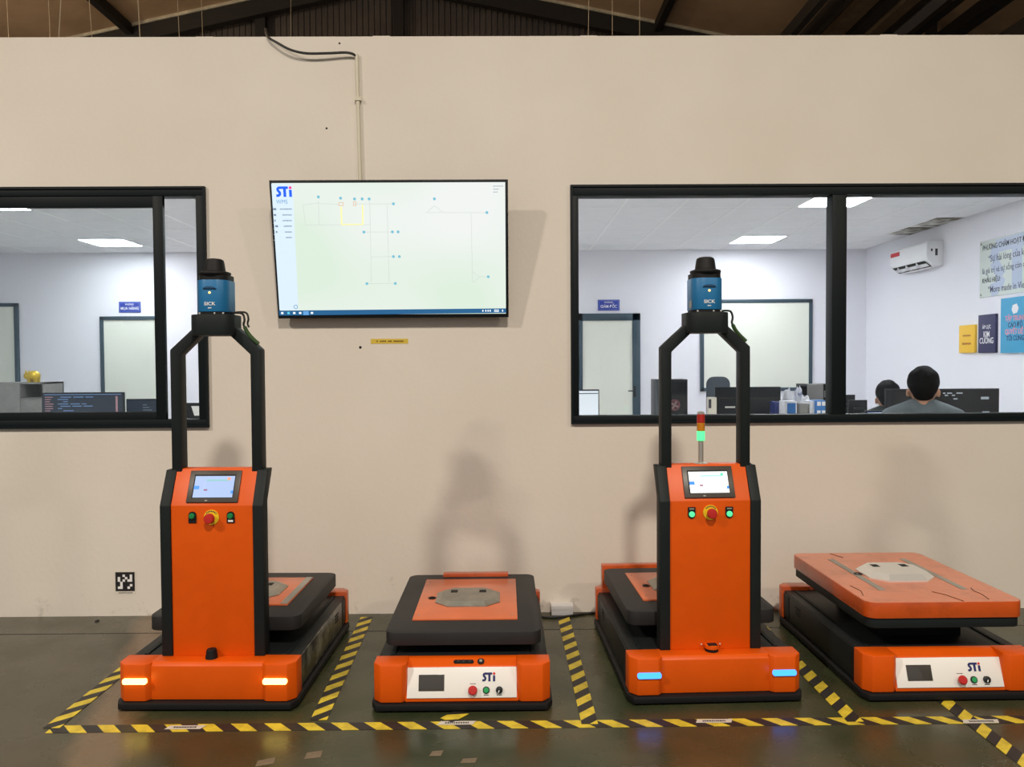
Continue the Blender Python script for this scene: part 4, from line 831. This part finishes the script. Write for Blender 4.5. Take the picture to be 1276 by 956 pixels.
    if top_inset:
        iw = 0.222; MB().box(-iw, iw, y0 + 0.148, y1 - 0.105, z1 - 0.002, z1 + 0.006, bev=0.0015).build('inset_panel', ORANGE_MAT, pl); zz = z1 + 0.006
        mb = MB()
        for sx in (-1, 1):
            for yy in (y0 + 0.20, y1 - 0.16): mb.lathe([(0.004, 0), (0.003, 0.002), (0, 0.002)], (sx * 0.20, yy, zz), 8)
        mb.build('panel_screw', STRIP, pl)
    else:
        MB().rrect(-pw + 0.008, pw - 0.008, y0 + 0.008, y1 - 0.008, z0 - 0.042, z0 - 0.0005, 0.04, 'z', 6, bev=0.003).build('under_slab', CHARCOAL, pl)
    if console == 'amber' or not top_inset:
        for sx in (-1, 1):
            if top_inset: B('edge_strip', STRIP, pl, sx * 0.205 - 0.015, sx * 0.205 + 0.015, y0 + 0.152, y1 - 0.109, zz, zz + 0.0025)
            else: B('edge_strip', STRIP, pl, sx * 0.175 - 0.014, sx * 0.175 + 0.014, y0 + 0.17, y1 - 0.13, zz, zz + 0.0025)
    # docking plate: chamfered octagon with two square holes
    dk = empty('docking_plate', (0, cy + 0.01, zz + (0.0008 if not top_inset else 0)), parent=A); dm = STEEL_L if not top_inset else STEEL
    def octa(a, b, c): return [(-a + c, -b), (a - c, -b), (a, -b + c), (a, b - c), (a - c, b), (-a + c, b), (-a, b - c), (-a, -b + c)]
    o1 = octa(0.145, 0.13, 0.06); o2 = octa(0.118, 0.100, 0.045); hh = 0.018
    bmx = bmesh.new(); va = [bmx.verts.new((x_, y_, 0.0)) for x_, y_ in o1]; vm = [bmx.verts.new((x_, y_, 0.004)) for x_, y_ in o1]; vb = [bmx.verts.new((x_, y_, hh)) for x_, y_ in o2]
    for i in range(8): j = (i + 1) % 8; bmx.faces.new((va[i], va[j], vm[j], vm[i])); bmx.faces.new((vm[i], vm[j], vb[j], vb[i]))
    bmx.faces.new(vb); bmx.faces.new(va[::-1]); q = MB(); q.bm.free(); q.bm = bmx; q.build('plate_body', dm, dk, smooth=False)
    for sx in (-1, 1): B('square_hole', DARK, dk, sx * 0.066 - 0.016, sx * 0.066 + 0.016, 0.025, 0.065, hh - 0.004, hh + 0.0006)
    MB().lathe([(0.018, 0), (0.018, 0.003), (0.012, 0.003), (0.012, 0)], (-0.165, 0.0, 0.0), 16).build('lifting_eye', PLASTIC_B, dk)
    if not top_inset:
        dk.scale = (1, 1, 1.5)
        MB().rrect(-pw + 0.004, pw - 0.004, y0 + 0.004, y1 - 0.004, z1 - 0.0005, z1 + 0.0008, 0.042, 'z', 6).build('film_with_sheen', mat('orange_film_sheen', (0.70, 0.20, 0.09), 0.38, var=0.25, scale=9, bump=0.3, bscale=35, coat=0.7, lo=0.3, hi=0.5), pl)  # plastic film, coloured paler to paint in the wall's sheen on the top
        for pts_ in ([(-0.13, y1 - 0.02), (-0.10, y1 - 0.10)], [(0.02, y0 + 0.14), (0.05, y0 + 0.10), (0.075, y0 + 0.01)], [(0.215, y0 + 0.19), (0.20, y0 + 0.15), (0.205, y0 + 0.10), (0.19, y0 + 0.03)], [(-0.29, y0 + 0.10), (-0.27, y0 + 0.16), (-0.28, y0 + 0.24)]):
            MB().tube([(q_[0], q_[1], zz + 0.0008) for q_ in pts_], 0.0022, 5).build('film_tear', mat('tear_dark', (0.10, 0.03, 0.012), 0.6), pl)
    if console: column(A, console)
    return A
def column(A, kind):
    c = empty('console', (0, 0, 0), parent=A); yf, zk, zt_, yt = 0.085, 0.788, 0.925, 0.150; dep = 0.062
    side = [(yf, 0.183), (yf, zk), (yt, zt_), (yt + dep, zt_), (yf + dep, zk + 0.012), (yf + dep, 0.183)]
    for sx in (-1, 1): MB().prism(side, sx * 0.186 - 0.021, sx * 0.186 + 0.021, 'x', bev=0.003).build('side_post', CHARCOAL, c)
    pan = [(yf + 0.006, 0.183), (yf + 0.006, zk), (yt + 0.006, zt_ + 0.004), (yt + dep - 0.004, zt_ + 0.004), (yf + dep - 0.004, zk + 0.012), (yf + dep - 0.004, 0.183)]
    MB().prism(pan, -0.1645, 0.1645, 'x', bev=0.002).build('orange_cover', ORANGE, c)
    # touchscreen on the slope
    ta = -math.atan2(yt - yf, zt_ - zk); ts = empty('touchscreen', (0, (yf + yt) / 2 + 0.006, (zk + zt_) / 2 + 0.002), (ta, 0, 0), parent=A)
    MB().box(-0.104, 0.104, -0.007, 0.004, -0.066, 0.068, bev=0.003).build('bezel', BEZEL, ts)
    scr_m = emis('hmi_dim', (0.34, 0.48, 0.82), 0.7) if kind == 'amber' else emis('hmi_bright', (0.93, 0.97, 0.98), 1.1)
    MB().box(-0.084, 0.084, -0.0078, -0.006, -0.048, 0.050).build('screen_border', DARK, ts)
    MB().box(-0.079, 0.081, -0.0086, -0.007, -0.046, 0.043).build('display', scr_m, ts)
    tl = (0.18, 0.42, 0.45) if kind == 'amber' else (0.35, 0.9, 0.62)
    B('header_bar', emis('hmi_bar_' + kind, tl, 1.0), ts, -0.032, 0.062, -0.0092, -0.008, 0.022, 0.029); B('menu_tab', emis('hmi_blue', (0.02, 0.22, 0.75), 1.0), ts, -0.079, -0.058, -0.0092, -0.008, -0.012, 0.002)
    B('menu_tab', emis('hmi_blue', (0.02, 0.22, 0.75), 1.0), ts, 0.072, 0.081, -0.0092, -0.008, -0.03, -0.018)
    B('alert_mark', emis('hmi_red' if kind == 'amber' else 'hmi_green', (0.9, 0.25, 0.15) if kind == 'amber' else (0.1, 0.75, 0.4), 1.0), ts, 0.052, 0.064, -0.0094, -0.008, 0.026, 0.037)
    B('route_mark', emis('hmi_dark', (0.22, 0.05, 0.15), 1.0), ts, -0.038, -0.024, -0.0092, -0.008, -0.018, -0.012)
    B('route_line', emis('hmi_line', (0.4, 0.5, 0.65), 1.0), ts, -0.0375, -0.0365, -0.0092, -0.008, -0.012, 0.016)
    B('brand_mark', STRIP, ts, -0.028, -0.018, -0.0076, -0.0068, -0.060, -0.056)
    # buttons
    yb = yf + 0.006; zb_ = 0.742
    lit = kind == 'blue'
    for sx in (-1, 1):
        bb = empty('push_button', (sx * 0.077, yb, zb_), parent=A)
        MB().prism([(-0.0155, -0.022), (0.0155, -0.022), (0.0155, 0.008)] + [(0.0155 * math.cos(R(a)), 0.008 + 0.0155 * math.sin(R(a))) for a in range(20, 180, 20)] + [(-0.0155, 0.008)], -0.004, 0.0, 'y').xf(Matrix.Rotation(R(180), 4, 'Y') if lit else Matrix.Identity(4)).build('button_plate', PLASTIC_B, bb)
        zc = -0.006 if lit else 0.006
        MB().lathe([(0.0115, 0.003), (0.0115, 0.010), (0.009, 0.013), (0, 0.0135)], (0, 0, zc), 18, 'y').build('button_cap', GREENLIT if lit else GREEN, bb)
        if kind == 'blue' or sx > 0: B('button_label', WPRINT if not lit else STRIP, bb, -0.010, 0.010, -0.0048, -0.004, (0.013 if lit else -0.018), (0.018 if lit else -0.010))
    es = empty('emergency_stop', (0, yb, zb_), parent=A)
    MB().lathe([(0.030, 0), (0.030, 0.004), (0.0, 0.004)], (0, 0, 0), 28, 'y').build('yellow_ring', YELLOW, es)
    MB().lathe([(0.013, 0.003), (0.013, 0.016), (0.020, 0.020), (0.0205, 0.030), (0.017, 0.036), (0, 0.038)], (0, 0, -0.001), 24, 'y').build('mushroom_head', RED, es)
    mb = MB()
    for a in range(40, 150, 16): mb.box(-0.002, 0.002, -0.0046, -0.004, 0.0225, 0.0275) if False else mb._merge(MB().box(-0.0022, 0.0022, -0.0046, -0.0038, 0.0225, 0.0275).xf(Matrix.Rotation(R(90 - a), 4, 'Y')).bm)
    mb.build('small_print', INK, es)
    # foot sensor at the base of the cover
    fs = empty('foot_sensor', (0, 0.068, 0.183), parent=A)
    if kind == 'amber': MB().lathe([(0.024, 0), (0.019, 0.034), (0.017, 0.036), (0, 0.036)], (0.0, 0, 0), 20).build('black_cap', RUBBER, fs)
    else:
        MB().lathe([(0.026, 0), (0.027, 0.012), (0.024, 0.014)], (0, 0.004, 0), 20).build('black_cap', RUBBER, fs)
        MB().lathe([(0.029, 0.013), (0.029, 0.025), (0.022, 0.028), (0.0, 0.028)], (0, 0.004, 0), 20).build('orange_hood', ORANGE, fs)
        B('hood_opening', DARK, fs, -0.019, 0.019, -0.018, 0.012, 0.028, 0.0295, bev=0.0005)
        for sx in (-1, 1): MB().lathe([(0.004, 0), (0.003, 0.003), (0, 0.003)], (sx * 0.038, 0.018, 0.022), 8, 'y').build('screw', STEEL_L, fs)
    # mast
    for sx in (-1, 1):
        pl_ = [(-0.184, zt_ - 0.01), (-0.143, zt_ - 0.01), (-0.143, 1.393), (-0.062, 1.470), (-0.062, 1.525), (-0.184, 1.413)]
        pl_ = [(sx * -x_, z_) for x_, z_ in pl_]
        MB().prism(pl_, 0.150, 0.208, 'y', bev=0.003).build('mast', CHARCOAL, A)
    sc = empty('laser_scanner', (0, 0.168, 1.47), parent=A)
    MB().rrect(-0.087, 0.087, -0.075, 0.085, 0, 0.083, 0.05, 'z', 8, bev=0.003).build('mount_puck', CHARCOAL, sc)
    MB().rrect(-0.062, 0.062, -0.058, 0.075, 0.083, 0.094, 0.045, 'z', 8).build('base_ring', RUBBER, sc)
    MB().rrect(-0.064, 0.064, -0.062, 0.08, 0.094, 0.222, 0.048, 'z', 8, bev=0.002).build('blue_body', BLUE_L, sc)
    MB().rrect(-0.060, 0.060, -0.055, 0.078, 0.222, 0.243, 0.045, 'z', 8).build('collar', RUBBER, sc)
    MB().lathe([(0.060, 0), (0.063, 0.006), (0.062, 0.012), (0.050, 0.016), (0, 0.016)], (0.0, -0.006, 0.243), 28).build('brim', RUBBER, sc)
    MB().lathe([(0.043, 0.0), (0.038, 0.036), (0.035, 0.048), (0.026, 0.053), (0, 0.054)], (0.0, -0.006, 0.257), 28).build('scan_cap', RUBBER, sc)
    MB().prism([(-0.027, 0.186), (0.027, 0.186), (0.02, 0.191), (0.008, 0.194), (-0.008, 0.194), (-0.02, 0.191)], -0.068, -0.058, 'y').build('visor', mat('visor_blue', (0.004, 0.05, 0.13), 0.5), sc)
    MB().lathe([(0.005, 0), (0.005, 0.002), (0, 0.0025)], (0.0, -0.062, 0.170), 12, 'y').build('status_light', emis('lidar_led', (1.0, 0.62, 0.2), 1.6), sc)
    text('lettering', 'SICK', 0.019, WPRINT, sc, (0.0, -0.0632, 0.125), bold=0.00025, sx=1.15); mb = MB(); bars(mb, -0.007, 0.007, 0.109, 0.005, -0.0632, -0.0622, 4, 2); mb.build('small_print', WPRINT, sc)
    for q in (-0.045, 0.018, 0.05): MB().lathe([(0.004, 0), (0.003, 0.003), (0, 0.003)], (q, -0.060 if abs(q) < 0.03 else -0.053, 0.088), 8, 'y').build('bolt', STEEL_L, sc)
    if kind == 'blue': B('side_label', STRIP, sc, -0.0652, -0.0636, -0.03, 0.0, 0.102, 0.132)
    P_ = [Vector(v) for v in ((0.055, 0.0, 0.09), (0.085, -0.005, 0.092), (0.108, 0.0, 0.088), (0.116, 0.0, 0.065), (0.112, 0.0, 0.045), (0.118, 0.0, 0.030))]
    MB().tube(smooth_pts(P_), 0.0045).build('sensor_cable', CABLE, sc)
    if kind == 'amber': MB().tube(smooth_pts([v + Vector((0.012, 0.012, 0.004)) for v in P_]), 0.004).build('sensor_cable', CABLE, sc)
    MB().tube(smooth_pts([Vector(v) for v in ((0.116, 0.0, 0.035), (0.128, 0.0, 0.012), (0.148, 0.0, -0.012), (0.172, 0.0, -0.034))]), 0.008, radii=None).build('green_wire', mat('wire_green', (0.03, 0.07, 0.015), 0.5), sc)
    if kind == 'blue':
        st = empty('signal_tower', (-0.012, 0.185, zt_ - 0.001), parent=A)
        MB().lathe([(0.028, 0), (0.028, 0.006), (0.011, 0.010), (0.011, 0.10)], (0, 0, 0), 18).build('pole', mat('pole_alu', (0.5, 0.48, 0.44), 0.35, 0.6), st)
        z = 0.10
        for nm, m_, hgt in (('green_lens', emis('tower_green', (0.10, 0.90, 0.30), 1.3), 0.040), ('amber_lens', mat('tower_amber', (0.55, 0.20, 0.01), 0.25), 0.034), ('red_lens', mat('tower_red', (0.42, 0.02, 0.015), 0.25), 0.036)):
            MB().lathe([(0.015, z), (0.0165, z + 0.002), (0.0165, z + hgt - 0.002), (0.015, z + hgt)], (0, 0, 0), 18).build(nm, m_, st); z += hgt
        MB().lathe([(0.015, z), (0.015, z + 0.008), (0.008, z + 0.012), (0, z + 0.012)], (0, 0, 0), 18).build('top_cap', STRIP, st)
agv(256, 886.0, R(-1.2), 'orange guided vehicle with tall scanner mast and amber corner lights', W=0.70, console='amber', plate=(0.19, 0.862, 0.25, 0.307), rear_box=None, wrap_side=True, front_panel=False)
agv(575.5, 887.0, R(0), 'low orange guided vehicle with white control panel and charcoal lift table', rear_box=(0.165, 0.283, 0.02))
agv(893.5, 876.5, R(1.8), 'orange guided vehicle with scanner mast, signal tower and blue corner lights', console='blue', plate=(0.19, 0.875, 0.25, 0.307), rear_box=(0.31, 0.31, 0.0), front_panel=False)
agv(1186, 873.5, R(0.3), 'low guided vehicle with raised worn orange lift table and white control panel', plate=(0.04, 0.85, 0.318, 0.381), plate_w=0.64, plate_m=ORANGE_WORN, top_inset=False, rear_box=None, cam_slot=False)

# ------------------------------------------------------------------ floor tape, scraps, cable box
TZ = 0.0012
def tape(xa, ya, xb, yb, width, label, shear, lvl, period=0.12, phase=0.0):
    a = on_z(xa, ya, 0); b = on_z(xb, yb, 0); d = b - a; ln = math.hypot(d.x, d.y)
    o = MB().box(0, ln, -width / 2, width / 2, 0, TZ).xf(Matrix.Translation((phase, 0, 0))).build('hazard_tape', tape_mat('tape_print', period, shear, 0), None, None, None, smooth=False)
    ang = math.atan2(d.y, d.x); o.location = (a.x - phase * math.cos(ang), a.y - phase * math.sin(ang), lvl * TZ + 0.0002); o.rotation_euler = (0, 0, ang)
    return tag(o, label, 'floor tape', 'black and yellow floor tapes')
tape(62, 909.3, 1500, 894.5, 0.058, 'long black and yellow hazard tape along the front of all parking bays', 0.95, 0, 0.125)
tape(64, 908, 195, 802, 0.062, 'hazard tape strip left of the vehicle with amber lights', 1.0, 1, 0.12)
tape(397, 898, 457, 769.5, 0.064, 'hazard tape strip between the amber lit vehicle and charcoal table vehicle', 1.0, 1, 0.112)
tape(735, 903, 702, 769, 0.062, 'hazard tape strip between the charcoal table vehicle and blue lit vehicle', 1.0, 1, 0.118)
tape(1066, 900, 935, 768, 0.062, 'hazard tape strip between the blue lit vehicle and worn orange table vehicle', 1.0, 1, 0.112)
tape(1300, 968, 1120, 830, 0.062, 'hazard tape strip running out from under the worn orange table vehicle', 1.0, 1, 0.112)
o = tape(556, 899, 577, 888, 0.06, 'torn scrap of hazard tape under the charcoal table vehicle front', 1.0, 2, 0.12, 0.055)
def strip_label(xc, yc, L_, label, rz=0.0, torn=False):
    p = on_z(xc, yc, 0); t = thing('floor_label', label, 'label', (p.x, p.y, 2 * TZ + 0.0004), (0, 0, rz), 'white labels on the long floor tape')
    MB().prism([(-L_ / 2, -0.014), (L_ / 2 - 0.012, -0.014), (L_ / 2, 0.014), (-L_ / 2 + 0.012, 0.014)], 0, 0.0008).build('strip', mat('label_white', (0.62, 0.58, 0.52), 0.5), t)
    mb = MB(); rnd = random.Random(int(xc)); x = -L_ * 0.3
    while x < L_ * 0.3: wv = rnd.uniform(0.004, 0.008); mb.box(x, x + wv, -0.006, 0.005, 0.0008, 0.0012); x += wv + 0.0025
    mb.build('small_print', INK, t)
strip_label(231, 907.5, 0.145, 'thin white printed label on the tape before the amber lit vehicle')
strip_label(569, 902, 0.145, 'thin white torn label on the tape before the charcoal table vehicle')
strip_label(890, 899.5, 0.145, 'thin white printed label on the tape before the blue lit vehicle')
strip_label(1222, 900, 0.145, 'thin white printed label where two hazard tapes cross')
SCRAP = mat('beige_scrap', (0.19, 0.145, 0.095), 0.6, var=0.2, scale=30)
for x, y, w_, l_, a in ((390, 941, 0.055, 0.05, 8), (543, 939, 0.04, 0.04, -4), (583.5, 948, 0.05, 0.035, -3), (330, 950, 0.06, 0.045, 15)):
    p = on_z(x, y, 0); rnd = random.Random(x); q = [(-w_ / 2, -l_ / 2), (w_ / 2, -l_ / 2 + 0.004), (w_ / 2 + 0.004, l_ / 2), (0.0, l_ / 2 - 0.004), (-w_ / 2 + 0.006, l_ / 2 - 0.008)]
    o = MB().prism(q, 0, 0.0008).build('paper_scrap', SCRAP, None, (p.x, p.y, 0.0002), (0, 0, R(a)), smooth=False); tag(o, 'beige square scrap of old tape stuck to the green floor', 'scrap', 'tape scraps on the floor')
X0, X1, Z0, Z1 = rect_y(687, 755, 714, 767, -0.05)
t = thing('socket_box', 'small white socket box on the floor against the wall', 'box', ((X0 + X1) / 2, -0.03, 0)); hw = (X1 - X0) / 2
MB().box(-hw, hw, -0.03, 0.03, 0, max(0.05, Z1), bev=0.003).build('body', PLASTIC_W, t); B('lid', PLASTIC_W, t, -hw - 0.002, hw + 0.002, -0.032, 0.03, max(0.05, Z1) * 0.55, max(0.05, Z1) + 0.003, bev=0.002)
pts = [on_z(x, y, 0.006) for x, y in ((655, 760), (672, 768.5), (690, 769.5), (708, 768), (728, 765), (752, 763.5), (775, 763))]
tag(MB().tube(smooth_pts([Vector((p.x, min(p.y, -0.012), 0.006)) for p in pts]), 0.006).build('floor_cable', CABLE), 'black cable lying on the floor beside the white socket box', 'cable')
o = MB().lathe([(0.012, 0), (0.010, 0.006), (0, 0.007)], (0, 0, 0), 8).build('pebble', DARK, None, tuple(on_z(121, 774.5, 0.0)))
tag(o, 'tiny dark crumb on the floor near the wall', 'debris')
# floor joint seen near the wall
jy = on_z(430, 787, 0).y
B('floor_joint', DARK, bpy.data.objects['floor'], -9, 9, jy - 0.003, jy + 0.003, -0.002, 0.0006)

# ------------------------------------------------------------------ warehouse shell above the wall
ROOF = mat('roof_sheet', (0.62, 0.44, 0.28), 0.6, col2=(0.42, 0.29, 0.18), scale=0.8, lo=0.3, hi=0.7)
GABLE = mat('gable_sheet', (0.10, 0.085, 0.075), 0.6, var=0.25, scale=2)
BEAMD = mat('beam_dark', (0.016, 0.014, 0.012), 0.6)
BEAMB = mat('beam_brown', (0.12, 0.085, 0.05), 0.6, var=0.3, scale=4)
FLASH = mat('flashing', (0.75, 0.70, 0.54), 0.5, var=0.4, scale=3)
GD = 14.0; GY = GD - WD
a = at_d(120, 45, GD - 0.2); b = at_d(310, 3, GD - 0.2); c = at_d(885, 45, GD - 0.2); e = at_d(672, 2, GD - 0.2)
sl1 = (b.z - a.z) / (b.x - a.x); sl2 = (e.z - c.z) / (e.x - c.x)
rx = (a.z - sl1 * a.x - c.z + sl2 * c.x) / (sl2 - sl1); rz_ = a.z + sl1 * (rx - a.x)
def roofz(x): return rz_ + sl1 * (x - rx) if x < rx else rz_ + sl2 * (x - rx)
XL, XR = -10.5, 7.6
def corr(name, x0, x1, step, amp, fn):
    """ribbed sheet: fn(x, off) -> two rail points"""
    vs, fs = [], []; x = x0
    while x < x1:
        for dx, am in ((0, 0), (step * 0.55, 0), (step * 0.65, amp), (step * 0.9, amp)):
            p0, p1 = fn(min(x + dx, x1), am); vs += [p0, p1]
        x += step
    for i in range(0, len(vs) - 2, 2): fs.append((i, i + 1, i + 3, i + 2))
    me = bpy.data.meshes.new(name); me.from_pydata(vs, [], fs); return me
me = corr('wall_gable', XL, XR, 0.105, 0.022, lambda x, am: ((x, GY - am, 0), (x, GY - am, roofz(x) + 0.1))); me.materials.append(GABLE); struct(link('wall_gable', me))
YB = -10.9
for nm, x0, x1 in (('roof', XL, rx), ('roof', rx, XR)):
    mb = MB(); mb.prism([(x0, roofz(x0)), (x1, roofz(x1)), (x1, roofz(x1) + 0.06), (x0, roofz(x0) + 0.06)], YB, GY + 0.2, 'y'); struct(mb.build(nm, ROOF, smooth=False))
struct(B('wall_side', GABLE, None, XR, XR + 0.1, YB, GY + 0.1, 0, roofz(XR) + 0.1)); struct(B('wall_side', GABLE, None, XL - 0.1, XL, YB, GY + 0.1, 0, roofz(XL) + 0.1))
for x0, x1, lab in ((XL, rx, 0), (rx, XR, 1)):
    mb = MB(); y0 = GY - 0.35; mb.prism([(x0, roofz(x0) - 0.02), (x1, roofz(x1) - 0.02), (x1, roofz(x1) - 0.32), (x0, roofz(x0) - 0.32)], y0, y0 + 0.15, 'y'); struct(mb.build('rafter', BEAMD, smooth=False))
    mb = MB(); mb.prism([(x0, roofz(x0)), (x1, roofz(x1)), (x1, roofz(x1) - 0.05), (x0, roofz(x0) - 0.05)], y0 - 0.03, y0 - 0.005, 'y'); struct(mb.build('rafter_flashing', FLASH, smooth=False))
for x in (at_d(163, 36, GD - 0.3).x, at_d(819, 30, GD - 0.3).x, rx - 0.1, -9.2, 5.2):
    struct(B('purlin', BEAMD, None, x - 0.06, x + 0.06, YB, GY - 0.35, roofz(x) - 0.18, roofz(x) - 0.01))
for px_ in (325, 497):
    x = at_d(px_, 40, GD - 0.15).x; struct(B('gable_post', BEAMD, None, x - 0.09, x + 0.09, GY - 0.2, GY - 0.05, 0, roofz(x)))
# beams running down the hall at the right
BZ = 5.55
for x45, wpx, m_, dz in ((988, 9, BEAMD, 0.0), (1010, 5, BEAMD, 0.08), (1040, 20, BEAMB, 0.05), (1066, 14, BEAMD, 0.0), (1088, 16, BEAMB, -0.05), (1104, 8, BEAMD, 0.0), (1118, 17, mat('beam_grey', (0.16, 0.15, 0.15), 0.5), 0.0), (1140, 12, BEAMD, 0.1), (1192, 18, BEAMD, 0.0)):
    D = (BZ + dz - CH) / ((453 - 45) / F); p = at_d(x45, 45, D); q = wpx * D / F / 2; hgt = 0.10 if m_ is not BEAMD else 0.16
    struct(B('runway_beam', m_, None, p.x - q, p.x + q, -2.5, GY - 0.05, p.z, p.z + hgt))
struct(B('cross_girder', BEAMD, None, 2.9, XR, -1.2, -1.0, BZ + 0.16, BZ + 0.42))
for px_ in (1160, 1075): x = at_d(px_, 30, 11.5).x; struct(B('hanger_post', BEAMD, None, x - 0.06, x + 0.06, 7.3, 7.42, 2.0, roofz(x)))
# corrugated inner sheet ribs at far right
for i, px_ in enumerate((1197, 1203, 1208, 1213, 1238, 1254)):
    p = at_d(px_, 30, 12.2); struct(B('sheet_rib', FLASH if i < 4 else BEAMB, None, p.x - 0.012, p.x + 0.012, 8.05, 8.09, 0, roofz(p.x)))
# ceiling hanger wires above the office
WIRE = mat('wire_pale', (0.45, 0.38, 0.26), 0.6)
for i, (px_, lean, D) in enumerate(((10, 0.03, 8.5), (62, 0.02, 8.8), (91, -0.10, 6.0), (112, 0.06, 8.2), (168, 0.04, 6.4), (221, 0.04, 8.0), (252, 0.02, 9.0), (362, -0.02, 9.5), (733, -0.02, 9.0), (763, 0.0, 9.0), (797, 0.0, 9.3))):
    p = at_d(px_, 30, D); r_ = 0.004 if i in (2, 4) else 0.003
    o = MB().tube([(0, 0, 0), (-lean * 4, 0, roofz(p.x) - OC - 0.06)], r_, 5).build('hanger_wire', WIRE, None, (p.x + lean * 1.8, p.y, OC + 0.06)); tag(o, 'thin pale hanger wire rising from behind the wall to the warehouse roof', 'wire', 'ceiling hanger wires')

# ------------------------------------------------------------------ high-bay lamps of the hall (behind the camera), added fill lamps over the office
def fill(x, y, z, power, col):  # unseen lamp added to brighten the roof and gable
    t = thing('fill_lamp', 'bare pendant bulb lamp added above the office to brighten roof and gable', 'lamp', (x, y, z), group='bare pendant lamps added over the office')
    MB().lathe([(0.05, 0.12), (0.05, 0.2), (0.02, 0.22), (0.0, 0.22)], (0, 0, 0), 16).build('socket', BEAMD, t)
    MB().tube([(0, 0, 0.2), (0, 0, roofz(x) - z)], 0.008).build('suspension_rod', BEAMD, t)
    L_ = bpy.data.lights.new('lamp_light', 'POINT'); L_.shadow_soft_size = 0.1; L_.energy = power; L_.color = col
    lo = bpy.data.objects.new('lamp_light', L_); C.objects.link(lo); lo.parent = t
def high_bay(x, y, z, power, col):
    t = thing('high_bay_lamp', 'round high bay lamp hanging from the warehouse roof', 'lamp', (x, y, z), group='high bay lamps')
    MB().lathe([(0.30, 0.0), (0.31, 0.01), (0.20, 0.16), (0.10, 0.24), (0.08, 0.36), (0.0, 0.37)], (0, 0, 0.02), 28).build('housing', STEEL, t)
    MB().tube([(0, 0, 0.38), (0, 0, roofz(x) - z)], 0.012).build('suspension_rod', BEAMD, t)
    L_ = bpy.data.lights.new('lamp_light', 'AREA'); L_.shape = 'DISK'; L_.size = 0.5; L_.energy = power; L_.color = col
    lo = bpy.data.objects.new('lamp_light', L_); C.objects.link(lo); lo.parent = t; lo.location = (0, 0, 0.0)
WARM = (1.0, 0.90, 0.77)
high_bay(-5.9, -5.6, 6.1, 500, WARM)
high_bay(0.6, -6.2, 6.3, 480, WARM)
high_bay(6.4, -6.4, 6.0, 260, (1.0, 0.88, 0.68))  # weaker third lamp, added unseen as fill from the right
fill(-8.2, 3.2, 5.4, 430, (1.0, 0.80, 0.56))
fill(1.5, 3.0, 5.6, 60, (1.0, 0.84, 0.66))
for o in bpy.data.objects:
    if o.type == 'MESH' and o.parent and o.name.split('.')[0] in ('small_print', 'task_icon', 'menu_text', 'menu_line', 'map_line', 'route_line', 'code_text', 'screen_text', 'lettering', 'white_cell', 'printed_label', 'vent', 'panel_screw', 'map_vehicle', 'border_line'): o['kind'] = 'stuff'
